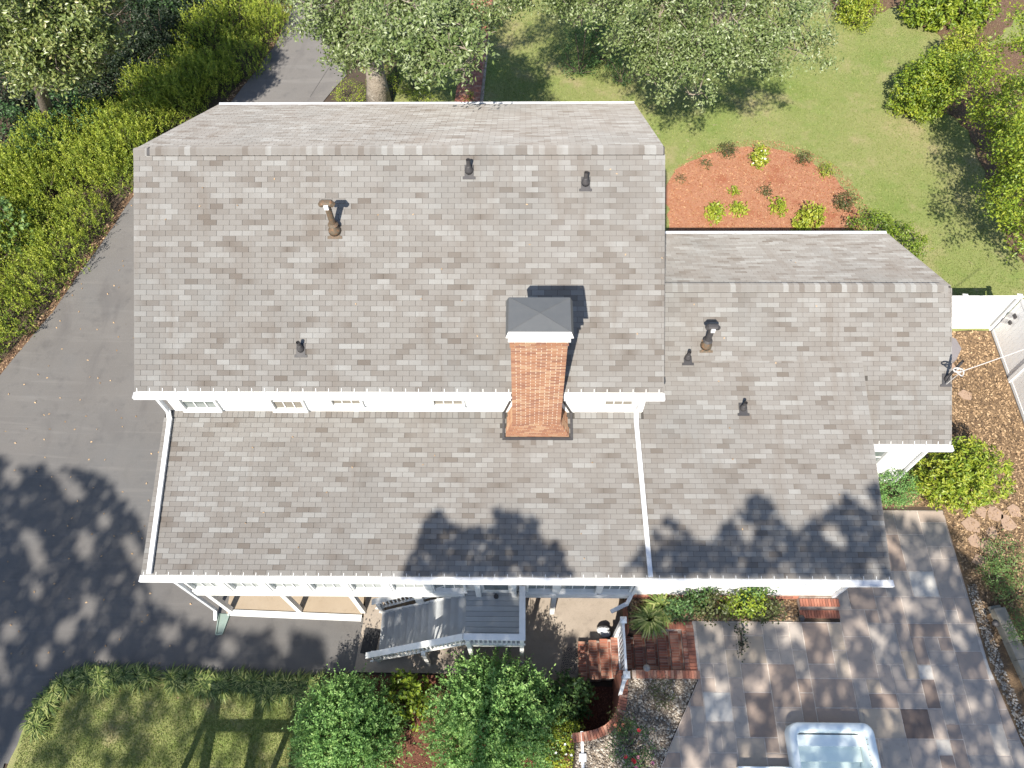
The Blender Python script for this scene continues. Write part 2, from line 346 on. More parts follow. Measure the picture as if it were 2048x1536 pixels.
front = [(-6.2, 20)] + pg([(800, 160), (790, 60), (800, -60)]) + [(-4, 70), (60, 70), (60, 15.1), (15.7, 15.1), (15.5, 14.5), (11.2, 14.5), (3.2, 14.5), (3.2, 18.6), (-6.2, 18.6)]
sheet('front_lawn', front, .045, m_lawn, 1.0, (.6, .05))
mulch = pg([(1333, 470), (1333, 372), (1345, 352), (1380, 325), (1425, 308), (1480, 298), (1545, 300), (1600, 318), (1650, 345), (1680, 375), (1710, 420), (1720, 470)])
mulch = [(3.1, 15.2)] + mulch[:-1] + [(mulch[-1][0], 15.2)]
sheet('mulch_bed', mulch, .075, m_mulch, 1.0, (.3, .14))
bedR = pg([(1885, -60), (1890, 60), (1850, 70), (1800, 40), (1780, 0), (1770, -60)])
sheet('shrub_bed', pg([(1660, -80), (1665, 30), (1720, 45), (1790, 15), (1830, 45), (1880, 75), (1900, 110), (1945, 110), (2000, 75), (2048, 20), (2200, -80)]), .07, m_litter, 1.0, (.3, .1))
sheet('shrub_bed', pg([(1850, 225), (1900, 232), (1935, 262), (1955, 320), (1985, 400), (2010, 480), (2070, 560), (2300, 560), (2300, 60), (1960, 95), (1880, 160)]), .065, m_litter, 1.0, (.3, .12))
sheet('bark_bed', [(10.9, 14.5), (15.55, 14.5), (15.55, 1.2), (15.6, -8), (12.9, -8), (12.75, 1.2), (12.35, 3.8), (12.3, 8.3), (8.7, 8.25), (8.7, 9.2), (10.9, 9.2)], .02, m_pine, 0)

for k, lst in enumerate((((620, 195), (655, 140), (700, 95)),)):
    q = [PG(*c)[:2] for c in lst]; w = .016
    m_crack = m_asph if False else bpy.data.materials.get('tar_seam') or mat('tar_seam', (.05, .05, .05), .8)
    sheet('driveway_seam', [(x, y) for x, y in q] + [(x + w, y + w * .4) for x, y in reversed(q)], .027, m_crack, 0)
# ------------------------------------------------------------------ scatter helpers (numpy)
def octa(C, R, tones, squash=.6):
    n = len(C); base = np.array([[1, 0, 0], [0, 1, 0], [-1, 0, 0], [0, -1, 0], [0, 0, 1], [0, 0, -.3]], float)
    a = rng.uniform(0, 6.28, n); ca, sa = np.cos(a), np.sin(a)
    sx = R * rng.uniform(.7, 1.3, n); sy = R * rng.uniform(.6, 1., n); sz = R * squash
    B = np.repeat(base[None], n, 0); x = B[:, :, 0] * sx[:, None]; y = B[:, :, 1] * sy[:, None]
    V = np.stack([x * ca[:, None] - y * sa[:, None], x * sa[:, None] + y * ca[:, None], B[:, :, 2] * sz[:, None]], -1) + C[:, None, :]
    f = np.array([[0, 1, 4], [1, 2, 4], [2, 3, 4], [3, 0, 4], [1, 0, 5], [2, 1, 5], [3, 2, 5], [0, 3, 5]])
    F = (f[None] + (np.arange(n) * 6)[:, None, None]).reshape(-1, 3)
    return V.reshape(-1, 3), F, np.repeat(tones, 6)
def leaves(C, N, L, W, tone, droop=None):
    """rhombic leaves, slightly folded: 4 verts each"""
    n = len(C); N = N / (np.linalg.norm(N, axis=1, keepdims=True) + 1e-9)
    r = rng.normal(size=(n, 3)) if droop is None else droop
    t = r - (r * N).sum(1, keepdims=True) * N; t /= (np.linalg.norm(t, axis=1, keepdims=True) + 1e-9); b = np.cross(N, t)
    L = np.broadcast_to(L, n)[:, None]; W = np.broadcast_to(W, n)[:, None]
    V = np.stack([C - t * L * .5, C + b * W * .5 + N * W * .15, C + t * L * .5, C - b * W * .5 + N * W * .15], 1)
    F = np.arange(n * 4).reshape(n, 4)
    return V.reshape(-1, 3), F, np.repeat(tone, 4)
def in_poly_pts(poly, dens, n=None):
    xs = [p[0] for p in poly]; ys = [p[1] for p in poly]; A = (max(xs) - min(xs)) * (max(ys) - min(ys)); k = int(A * dens)
    X = rng.uniform(min(xs), max(xs), k); Y = rng.uniform(min(ys), max(ys), k)
    c = np.zeros(k, bool); m = len(poly); j = m - 1
    for i in range(m):
        xi, yi = poly[i]; xj, yj = poly[j]
        if yi != yj: c ^= ((yi > Y) != (yj > Y)) & (X < (xj - xi) * (Y - yi) / (yj - yi) + xi)
        j = i
    return X[c], Y[c]
def scatter_chips(name, poly, dens, off, m, L=(.03, .09), wid=.3):
    X, Y = in_poly_pts(poly, dens); n = len(X); Z = np.array([G(x, y) for x, y in zip(X, Y)]) + off
    N = rng.normal(size=(n, 3)) * .35 + [0, 0, 1]; LL = rng.uniform(*L, n)
    V, F, t = leaves(np.stack([X, Y, Z], 1), N, LL, LL * wid, rng.uniform(0, 1, n))
    o = link(name, mesh_np(name, V, F, m, tone=t)); o['kind'] = 'stuff'
def scatter_pebbles(name, poly, dens, off, m, R=(.02, .045), zf=None):
    X, Y = in_poly_pts(poly, dens); n = len(X); Z = np.array([(zf or G)(x, y) for x, y in zip(X, Y)]) + off
    V, F, t = octa(np.stack([X, Y, Z], 1), rng.uniform(*R, n), rng.uniform(0, 1, n))
    o = link(name, mesh_np(name, V, F, m, tone=t)); o['kind'] = 'stuff'
def grass(name, poly, dens, h=.05, base=.04, w=.012):
    X, Y = in_poly_pts(poly, dens); n = len(X); Z = np.array([G(x, y) for x, y in zip(X, Y)]) + base
    C = np.stack([X, Y, Z], 1); a = rng.uniform(0, 6.28, n); d = np.stack([np.cos(a), np.sin(a), np.zeros(n)], 1) * w
    tip = C + rng.normal(size=(n, 3)) * [h * .5, h * .5, 0] + np.stack([np.zeros(n), np.zeros(n), rng.uniform(.5, 1.1, n) * h], 1)
    V = np.stack([C - d, C + d, tip], 1).reshape(-1, 3); F = np.arange(3 * n).reshape(n, 3)
    o = link(name, mesh_np(name, V, F, m_blade, tone=np.repeat(rng.uniform(0, 1, n), 3))); o['kind'] = 'stuff'
grass('grass', [(x, y) for x, y in [(-6, 18.9), (-7.0, 24), (-6.5, 33), (21, 33), (19, 15.2), (3.4, 15.2), (3.4, 18.9)]], 420, .06)
lw = [(-14.0, 1.0)] + lawnL[:8] + [(-4.6, 3.4), (-4.6, 0)] + [(-14, 0)]
grass('grass', lw, 1500, .05, .03)
scatter_chips('mulch_chips', [(3.2 + (x - 3.2) * 1.05, 15.2 + (y - 15.2) * 1.05) for x, y in mulch], 330, .09, m_chip, (.03, .10))
scatter_chips('mulch_chips', [(1.3, 2.1), (1.9, 2.15), (2.4, 2.5), (2.55, 2.9), (2.6, 3.5), (1.2, 3.5), (1.0, 3.0)], 900, .04, m_dchip, (.04, .1))
scatter_chips('mulch_chips', [(-4.8, 1.5), (-4.8, 3.72), (1.3, 3.75), (1.3, 2.4), (1, .8)], 330, .035, m_dchip, (.04, .1))
scatter_chips('bark_nuggets', [(10.9, 9), (10.9, 14.5), (15.5, 14.5), (15.5, 8), (12.5, 4), (12.3, 8.3), (9, 8.3)], 420, .035, m_nugget, (.05, .13), .5)
scatter_chips('fallen_leaves', [(x, y) for x, y in ll[1:]] + lout[:-1], 220, .03, m_nugget, (.05, .12), .5)
# stray leaves and specks on the drive
X, Y = in_poly_pts([(-18, 4), (-18, 12), (-15, 22), (-10, 22), (-9.3, 9), (-9.3, 3)], 1.8)
V, F, t = leaves(np.stack([X, Y, [G(a, b) + .035 for a, b in zip(X, Y)]], 1), rng.normal(size=(len(X), 3)) * .3 + [0, 0, 1], .085, .05, rng.uniform(.5, 1, len(X)))
o = link('fallen_leaves', mesh_np('fallen_leaves', V, F, m_nugget, tone=t)); o['kind'] = 'stuff'

# ------------------------------------------------------------------ HOUSE
MX0, MX1 = -9.26, 3.305; ME, MEz = 8.907, 7.633; MR, MRz = 13.835, 10.546; MB_ = 18.836
LX0, LX1 = -9.28, 8.827; LE, LEz = 5.239, 5.076; LK = .2245
WX1 = 11.136; WE, WEz = 8.751, 5.211; WR, WRz = 12.309, 7.248; WBk = 15.866
house = thing('house', 'white two storey house under grey asphalt shingle roofs with a brick chimney', 'house', (-3, 9, 0))

def shingle_verts(w, h, tL, tR, th=.007):
    V = np.array([(0, 0, .002), (w, 0, .002), (w, h, -.004), (0, h, -.004), (0, 0, th + .003), (w, 0, th + .003), (w, h, .004), (0, h, .004)])
    F = np.array([(4, 5, 6, 7), (0, 1, 5, 4), (1, 2, 6, 5), (3, 0, 4, 7)]); T_ = [tL, tR, tR, tL, tL, tR, tR, tL]
    return V, F, T_
TAB, EXP = .3048, .1272
def tone_row(n):
    t = [[.5 + random.uniform(-.12, .12)] * 2 for _ in range(n)]; t = [list(a) for a in t]
    i = random.randint(0, 2)
    while i < n:
        r = random.random()
        if r < .17:
            k = random.choice((1, 1, 2)); v = random.uniform(.02, .22)
            for j in range(i, min(n, i + k)): t[j] = [v, v]
            if random.random() < .6 and k == 1: t[i][random.randint(0, 1)] = random.uniform(.2, .42)
            if k == 2 and i + 1 < n: t[i][0] = random.uniform(.1, .45); t[i + 1][1] = random.uniform(.1, .45)
            i += k + random.randint(1, 3)
        elif r < .42:
            k = random.choice((1, 2, 2)); v = random.uniform(.68, .97)
            for j in range(i, min(n, i + k)): t[j] = [v, v - random.uniform(0, .1)]
            if random.random() < .3: t[i][0] = .6
            i += k + random.randint(1, 2)
        else: i += 1
    return t
roofs = {}
SING = []       # candidates for single shingle objects
def shingle_slope(x0, x1, e, ez, slope, back, rows, parent, clip=None, pick=False, holes=()):
    """rows of shingles up a slope starting at eave point (e, ez)."""
    a = math.atan(slope); Vs = []; Fs = []; Ts = []; nb = 0
    sgn = -1 if back else 1
    uy = np.array([0, sgn * math.cos(a), math.sin(a)]); nz = np.array([0, -sgn * math.sin(a), math.cos(a)]); ux = np.array([sgn, 0, 0.])
    for r in range(rows):
        off = (r % 2) * TAB / 2 + random.choice((0, 0, .004, -.004)); ncol = int((x1 - x0) / TAB) + 2; tr = tone_row(ncol + 1)
        for c in range(-1, ncol):
            xa = x0 + c * TAB + off; xb = xa + TAB - .007
            xa2, xb2 = max(xa, x0), min(xb, x1)
            if xb2 - xa2 < .02: continue
            s = r * EXP
            cy = e + sgn * math.cos(a) * (s + EXP / 2)
            if clip and not clip((xa2 + xb2) / 2, cy): continue
            if any(h[0] < (xa2 + xb2) / 2 < h[1] and h[2] < cy < h[3] for h in holes): continue
            tL, tR = tr[c + 1]; w = xb2 - xa2; full = abs(w - (TAB - .007)) < 1e-6
            org = np.array([xa2 if not back else xb2, e, ez]) + uy * s
            if back: tL, tR = tR, tL
            if pick and full: SING.append((org, (round(tL * 6) / 6, round(tR * 6) / 6), a, parent, r, c)); continue
            V, F, T_ = shingle_verts(w, EXP - .005, tL, tR)
            Vs.append(org + V[:, :1] * ux + V[:, 1:2] * uy + V[:, 2:] * nz); Fs.append(F + nb); Ts += T_; nb += 8
    return np.concatenate(Vs), np.concatenate(Fs), Ts
def slab(name, pts_top, th, parent, label=None):
    """closed slab under a convex roof polygon; top material underlay, rest white"""
    n = len(pts_top); mb = MB(); V = [tuple(p) for p in pts_top] + [(p[0], p[1], p[2] - th) for p in pts_top]
    F = [tuple(range(n)), tuple(range(2 * n - 1, n - 1, -1))] + [(i, i + n, (i + 1) % n + n, (i + 1) % n) for i in range(n)]
    mb.add(V, F); mb.M = [0] + [1] * (n + 1); return mb.build(name, [m_under, m_white], parent, label=label)

# main roof: one slab with two slopes
def gable_slab(x0, x1, e1, z1, r, rz, e2, z2, th, parent):
    V = []
    for x in (x0, x1): V += [(x, e1, z1), (x, r, rz), (x, e2, z2), (x, e2, z2 - th), (x, r, rz - th * 1.15), (x, e1, z1 - th)]
    F = [(0, 6, 7, 1), (1, 7, 8, 2), (2, 8, 9, 3), (3, 9, 10, 4), (4, 10, 11, 5), (5, 11, 6, 0), (0, 1, 4, 5), (1, 2, 3, 4), (11, 10, 7, 6), (10, 9, 8, 7)]
    mb = MB(); mb.add(V, F); mb.M = [0, 0] + [1] * 8; return mb.build('roof', [m_under, m_white], parent)
roof_main = gable_slab(MX0 + .015, MX1 - .015, ME + .01, MEz - .004, MR, MRz - .01, MB_ - .01, MEz - .004, .16, house)
roof_wing = gable_slab(MX1 + .01, WX1 - .015, WE + .01, WEz - .004, WR, WRz - .01, WBk - .01, WEz - .004, .16, house)
lz = lambda y: LEz + LK * (y - LE)
YI = 10.63
roof_low = slab('roof', [(LX0 + .015, LE + .01, lz(LE) - .004), (LX1 - .015, LE + .01, lz(LE) - .004), (LX1 - .015, YI, lz(YI) - .004), (3.06, YI, lz(YI) - .004), (3.06, 9.28, lz(9.28) - .004), (LX0 + .015, 9.28, lz(9.28) - .004)], .14, house)
def stuff_shingles(parent, parts):
    Vs = []; Fs = []; Ts = []; nb = 0
    for V, F, T_ in parts: Vs.append(V); Fs.append(F + nb); Ts += list(T_); nb += len(V)
    o = link('shingles', mesh_np('shingles', np.concatenate(Vs) - WL[parent], np.concatenate(Fs), m_shingle, tone=Ts), parent); o['kind'] = 'stuff'
ms = (MRz - MEz) / (MR - ME); ms2 = (MRz - MEz) / (MB_ - MR); wsl = (WRz - WEz) / (WR - WE)
a_ = shingle_slope(MX0, MX1, ME, MEz, ms, False, 44, roof_main, pick=True)
b_ = shingle_slope(MX0, MX1, MB_, MEz, ms2, True, 44, roof_main)
SING.sort(key=lambda q: np.linalg.norm(q[0] - CP)); ONE = SING[:300]; REST = SING[300:]
extra = []
for org, (tL, tR), a, pr, r, c in REST:
    V, F, T_ = shingle_verts(TAB - .007, EXP - .005, tL + random.uniform(-.05, .05), tR + random.uniform(-.05, .05)); ca, sa = math.cos(a), math.sin(a)
    extra.append((org + V[:, :1] * [1, 0, 0] + V[:, 1:2] * [0, ca, sa] + V[:, 2:] * [0, -sa, ca], F, T_))
stuff_shingles(roof_main, [a_, b_] + extra)
cache = {}
for org, tt, a, pr, r, c in ONE:
    if tt not in cache:
        V, F, T_ = shingle_verts(TAB - .007, EXP - .005, *tt); cache[tt] = mesh_np('shingle', V, F, m_shingle, tone=T_)
    link('shingle', cache[tt], roof_main, org, (a, 0, 0))
lowA = shingle_slope(LX0, LX1, LE, LEz, LK, False, 31, roof_low, clip=lambda x, y: y < 9.17 and not (-.5 < x < 1.2 and y > 8.6))
lowB = shingle_slope(3.07, LX1, LE + 31 * EXP * math.cos(math.atan(LK)), LEz + 31 * EXP * math.sin(math.atan(LK)), LK, False, 14, roof_low, clip=lambda x, y: y < YI + .3 and x > 3.06)
# upright step tabs where the lower roof meets the wall
cV = []; x = LX0 + .22
while x < 3.0:
    if not (-.6 < x < 1.25):
        V, F, T_ = shingle_verts(.135, .19, *([random.choice((.1, .5, .45, .55, .5, .9, .3))] * 2)); a = math.atan(LK)
        cV.append((np.array([x, 9.09, lz(9.09) + .012]) + V[:, :1] * [1, 0, 0] + V[:, 1:2] * [0, math.cos(a), math.sin(a)] + V[:, 2:] * [0, -math.sin(a), math.cos(a)], F, T_))
    x += .142
x = -.1
while x < .75:
    V, F, T_ = shingle_verts(.135, .17, *([random.choice((.1, .5, .45, .9, .3))] * 2)); a = math.atan(LK)
    cV.append((np.array([x, 8.40, lz(8.40) + .012]) + V[:, :1] * [1, 0, 0] + V[:, 1:2] * [0, math.cos(a), math.sin(a)] + V[:, 2:] * [0, -math.sin(a), math.cos(a)], F, T_)); x += .142
stuff_shingles(roof_low, [lowA, lowB] + cV)
wf = shingle_slope(MX1 + .02, WX1, WE, WEz, wsl, False, 32, roof_wing, clip=lambda x, y: y > YI - .3 or x > LX1 - .02)
wb = shingle_slope(MX1 + .02, WX1, WBk, WEz, wsl, True, 32, roof_wing)
stuff_shingles(roof_wing, [wf, wb])
# ridge vents and caps
def ridge(parent, x0, x1, y, z, s1, s2, full0, full1):
    mb = MB(); a1, a2 = math.atan(s1), math.atan(s2); hw = .17
    f = np.array([0, -math.cos(a1), -math.sin(a1)]); k = np.array([0, math.cos(a2), -math.sin(a2)])
    for d in (f, k): # the dark vent strip under the caps
        p = np.array([0, y, z - .005]); q = p + d * (hw - .012)
        mb.add([(full0, *p[1:]), (full1, *p[1:]), (full1, *q[1:]), (full0, *q[1:]), (full0, p[1], p[2] + .05), (full1, p[1], p[2] + .05), (full1, q[1], q[2] + .05), (full0, q[1], q[2] + .05)],
               [(4, 5, 6, 7), (2, 3, 7, 6), (0, 4, 7, 3), (1, 2, 6, 5)])
    mb.build('ridge_vent', [m_flash], parent)
    n = int((x1 - x0) / .1372); cm = {}
    def capmesh(t, lift):
        V = []; w = .165
        prof = []
        for d, sgn in ((f, 1), (k, 1)): pass
        top = np.array([0, 0, .018 + lift])
        pr = [f * hw + [0, 0, lift], f * hw * .55 + [0, 0, lift + .006], f * .03 + top * .9, k * .03 + top * .9, k * hw * .55 + [0, 0, lift + .006], k * hw + [0, 0, lift]]
        pr2 = [p - np.array([0, 0, .012]) for p in pr]
        for i, p in enumerate(pr): V += [(0, p[1], p[2] + .012), (w, p[1], p[2] + .004)]
        for p in pr2: V += [(0, p[1], p[2]), (w, p[1], p[2])]
        F = [(2 * i, 2 * i + 1, 2 * i + 3, 2 * i + 2) for i in range(5)] + [(2 * i, 2 * i + 2, 2 * i + 14, 2 * i + 12) for i in range(5)] + [(0, 12, 13, 1), (10, 11, 23, 22)]
        me = mesh_np('ridge_cap', V, [q[::-1] for q in F], m_shingle, tone=[t] * len(V)); return me
    for i in range(n):
        xx = x0 + i * .1372; up = full0 <= xx <= full1 - .1; t = random.choice((.12, .3, .42, .5, .5, .55, .5, .45, .92, 1.0)); key = (t, up)
        if key not in cm: cm[key] = capmesh(t, .055 if up else .01)
        link('ridge_cap', cm[key], parent, (xx, y, z))
ridge(roof_main, MX0, MX1 - .03, MR, MRz, ms, ms2, MX0 + .33, MX1 - .02)
ridge(roof_wing, MX1 + .02, WX1 - .03, WR, WRz, wsl, wsl, MX1 + .03, WX1 - .3)

# walls with lap siding
def siding_wall(mb, x0, x1, y, z0, z1, face=-1, step=.12, holes=()):
    z = z0
    while z < z1 - .01:
        zz = min(z + step, z1); segs = [(x0, x1)]
        for (hx0, hx1, hz0, hz1) in holes:
            if hz0 < (z + zz) / 2 < hz1:
                segs = [s for a, b in segs for s in ((a, min(b, hx0)), (max(a, hx1), b)) if s[1] - s[0] > .01]
        for a, b in segs:
            mb.add([(a, y + face * .022, z), (b, y + face * .022, z), (b, y + face * .006, zz), (a, y + face * .006, zz), (a, y, z), (b, y, z)], [(0, 1, 2, 3) if face < 0 else (3, 2, 1, 0), (4, 5, 1, 0)])
        z = zz
wall = MB()   # solid cores
wall.box(-9.0, 3.05, 9.27, 18.5, 0, 7.5)
for xw in (-9.0, 3.05):
    wall.add([(xw - .001 * (1 if xw < 0 else -1), 9.27, 7.5), (xw, 18.5, 7.5), (xw, MR, 10.3), (xw + (.1 if xw < 0 else -.1), 9.27, 7.5), (xw + (.1 if xw < 0 else -.1), 18.5, 7.5), (xw + (.1 if xw < 0 else -.1), MR, 10.3)], [(0, 1, 2), (5, 4, 3), (0, 2, 5, 3), (1, 4, 5, 2)])
wall.build('wall', [m_white], house)
w2 = MB(); w2.box(-9.02, 8.52, 5.64, 9.25, 2.13, 4.95); w2.box(2.9, 8.5, 5.66, 9.25, 1.2, 2.12)
w2.add([(8.5, 9.2, 4.9), (8.5, 9.2, lz(9.2) - .15), (8.5, 10.6, lz(10.6) - .05), (8.5, 10.6, 5.5), (8.76, 9.2, 4.9), (8.76, 9.2, lz(9.2) - .15), (8.76, 10.6, lz(10.6) - .05), (8.76, 10.6, 5.5)], [(3, 2, 1, 0), (4, 5, 6, 7), (0, 1, 5, 4), (2, 3, 7, 6), (1, 2, 6, 5)]); w2.build('wall', [m_white], house)
w3 = MB(); w3.box(3.1, 10.98, 9.07, 15.55, 1.2, 5.1); w3.add([(10.97, 9.1, 5.1), (10.97, 15.5, 5.1), (10.97, WR, 7.0), (10.87, 9.1, 5.1), (10.87, 15.5, 5.1), (10.87, WR, 7.0)], [(0, 1, 2), (5, 4, 3), (0, 2, 5, 3), (1, 4, 5, 2)])
w3.build('wall', [m_white], house)
w4 = MB(); w4.box(-9.0, 3.0, 9.3, 9.4, 0, 2.1)
w4.build('wall', [m_white], house)
sd = MB()
UW = [(-8.70, -7.74, 6.10, 7.3), (-6.39, -5.53, 6.10, 7.3), (-4.87, -4.04, 6.33, 7.3), (-2.31, -1.48, 6.33, 7.3), (1.98, 2.76, 6.33, 7.3)]
siding_wall(sd, -9.0, 3.02, 9.27, 5.95, 7.45, holes=UW)
siding_wall(sd, 8.55, 10.98, 9.07, 1.92, 5.0, holes=[(8.6, 10.0, 3.2, 4.8)])
siding_wall(sd, -9.0, 8.5, 5.64, 2.14, 2.60, step=.23)
siding_wall(sd, 2.95, 8.5, 5.64, 2.6, 4.9, step=.12)
sd.build('siding', [m_white], house)
def window(x0, x1, z0, z1, y, nx=3, nz=2, blind=False, depth=.03):
    w = MB(); t = .06
    for q in ((x0 - t, x1 + t, z1, z1 + t), (x0 - t, x1 + t, z0 - t, z0), (x0 - t, x0, z0, z1), (x1, x1 + t, z0, z1)):
        w.box(q[0], q[1], y - .05, y + .06, q[2], q[3])
    w.box(x0 - t - .02, x1 + t + .02, y - .09, y - .052, z0 - t, z0 - t + .04)
    wi = w.build('window', [m_white], house)
    g = MB(); g.box(x0, x1, y + depth, y + depth + .01, z0, z1); g.build('pane', [m_blind if blind else m_glass], wi)
    mu = MB()
    for i in range(1, nx): xx = x0 + (x1 - x0) * i / nx; mu.box(xx - .012, xx + .012, y + depth - .02, y + depth - .001, z0, z1)
    for i in range(1, nz): zz = z0 + (z1 - z0) * i / nz; mu.box(x0, x1, y + depth - .019, y + depth - .002, zz - .012, zz + .012)
    mu.build('muntin', [m_white], wi)
for i, (a, b, c, d) in enumerate(UW): window(a + .06, b - .06, c + .06, d - .06, 9.235, 3, 3 if i < 2 else 2, blind=(i > 0))
window(8.62, 9.95, 3.25, 4.75, 9.03, 3, 3)
# porch front wall: band of windows between posts
def xat(px, z=2.9): return float(PY(px, 1168, 5.6)[0])
LWN = [(385, 442), (465, 523), (545, 604), (626, 685), (706, 765), (787, 848), (868, 927), (1057, 1105), (1122, 1195), (1203, 1262)]
for i, (a, b) in enumerate(LWN):
    window(xat(a), xat(b), 2.68, 4.6, 5.56, 3, 3, blind=False, depth=.05)
pm = MB()
px_edges = [355] + [v for ab in LWN for v in ab] + [1280]
for i in range(len(LWN) - 1):
    a, b = LWN[i][1], LWN[i + 1][0]
    if b - a > 60: continue
    xm = (xat(a) + xat(b)) / 2; pm.box(xm - .09, xm + .09, 5.48, 5.555, 2.62, 4.85)
pm.box(xat(950), xat(961), 5.45, 5.555, 2.3, 4.85); pm.box(xat(1023), xat(1033), 5.45, 5.555, 2.3, 4.85)
pm.build('mullion', [m_white], house)
bmm = MB(); bmm.box(-9.05, -1.6, 5.50, 5.62, 2.13, 2.40); bmm.box(-.02, 2.95, 5.50, 5.62, 2.13, 2.42); bmm.build('beam', [m_white], house)
dr = MB(); dr.box(xat(961), xat(1023), 5.56, 5.63, 2.36, 4.5); door = dr.build('door', [m_white], house)
d2 = MB(); d2.box(xat(968), xat(1016), 5.545, 5.559, 2.75, 4.3); d2.build('pane', [m_glass], door)
d3 = MB(); d3.tube([(xat(991), 5.45, 2.42), (xat(991), 5.45, 2.56)], [.07, .05], 8); d3.build('doorstop', [m_flash], door)
# downspouts, gutters
def gutter(x0, x1, y, z, parent, front=True, straps=True):
    s = -1 if front else 1; g = MB(); a, b = (y - .15, y - .004) if front else (y + .004, y + .13)
    g.box(x0, x1, a, b, z - .13, z - .045)
    g.box(x0, x1, a - .012 if front else b, a + .012 if front else b + .012, z - .13, z - .03)
    g.box(x0, x1, *( (a + .02, b) if front else (a, b - .02)), z - .044, z - .036)
    o = g.build('gutter', [m_gutter], parent)
    if straps:
        t = MB(); x = x0 + .1; k = LK if abs(y - LE) < .1 else .58
        while x < x1: t.obox((x, y - .03, z - .004), (x, y + .06, z + .004 + .09 * k), .011, .01); x += .3048
        o2 = t.build('gutter_straps', [m_white], o); o2['kind'] = 'stuff'
    return o
gutter(MX0 - .03, -.3, ME, MEz, house); gutter(.95, MX1 + .02, ME, MEz, house)
gutter(MX0, MX1, MB_, MEz, house, False, False); gutter(MX1 + .05, WX1, WBk, WEz, house, False, False)
gutter(LX0 - .04, LX1 + .04, LE, LEz, house); gutter(LX1 + .02, WX1 + .04, WE, WEz, house)
so = MB(); so.box(-9.0, 8.8, LE + .03, 5.62, 4.84, 4.88); so.box(MX0 + .05, MX1 - .05, ME + .03, 9.27, 7.36, 7.40); so.box(LX1, WX1 - .05, WE + .03, 9.05, 4.96, 5.0)
so.build('soffit', [m_white], house)
def downspout(pts, w=.075, h=.055, up=(0, 0, 1)):
    m_ = MB()
    for a, b in zip(pts[:-1], pts[1:]):
        a = np.array(a, float); b = np.array(b, float); e = (b - a) / np.linalg.norm(b - a) * .02
        m_.obox(a - e, b + e, w, h, up=up)
    return m_.build('downspout', [m_gutter], house)
dL0 = float(P(352, 835, lz(9.1) + .08)[0]); dL1 = float(P(307, 1145, LEz + .08)[0])
downspout([(-9.08, 8.83, 7.5), (-9.12, 9.18, 6.9), (-9.12, 9.18, lz(9.18) + .16), (-9.08, 9.0, lz(9.0) + .09), (-9.05, 5.25, lz(5.25) + .08)], .11, .07)
downspout([(3.02, 8.83, 7.5), (2.95, 9.18, 7.0), (2.86, 9.18, lz(9.18) + .16), (2.86, 9.0, lz(9.0) + .09), (3.05, 5.25, lz(5.25) + .08)], .11, .07)
downspout([(-9.24, 5.2, 4.95), (-9.2, 5.56, 4.6), (-9.2, 5.56, .25), (-9.2, 5.32, .1)], .09, .09)
downspout([(3.0, 5.2, 4.95), (3.0, 5.52, 4.6), (2.95, 5.52, 2.6), (2.85, 5.35, 2.15), (2.45, 5.2, 1.9)], .10, .09)
downspout([(8.62, 5.2, 4.95), (8.5, 5.58, 4.6), (8.5, 5.58, 2.0)], .08, .07)
downspout([(11.0, 8.7, 5.1), (10.95, 8.98, 4.7), (10.95, 8.98, 2.0)], .08, .07)
# brick base course under the porch wall
bb = MB()
for i in range(27):
    xx = 2.95 + i * .213
    if xx > 8.4: break
    for j in range(3): bb.box(xx, xx + .2, 5.56, 5.655, 1.9 + j * .072, 1.9 + j * .072 + .062, 0, random.random())
bb.build('brick_base', [m_brick], house)['kind'] = 'stuff'
bb = MB(); bb.box(2.92, 8.5, 5.60, 5.658, 1.2, 2.12); bb.build('base_wall', [m_mortar2], house)
# posts under the porch
for i, (xx, ty) in enumerate(((-8.82, 5.68), (-6.72, 5.6), (-4.80, 5.6), (-2.9, 5.6), (-.9, 5.6), (.86, 5.6))):
    p_ = MB(); p_.box(xx - .07, xx + .07, 5.54, 5.68, .02, 2.13); p_.build('post', [m_white], house)
thr = MB(); thr.add([(-8.88, 5.44, .06), (-4.84, 5.30, .06), (-4.84, 5.49, .06), (-8.88, 5.62, .06), (-8.88, 5.44, .0), (-4.84, 5.30, .0)], [(0, 1, 2, 3), (4, 5, 1, 0)])
tagp(thr.build('threshold_strip', [m_white], None), kind='structure')

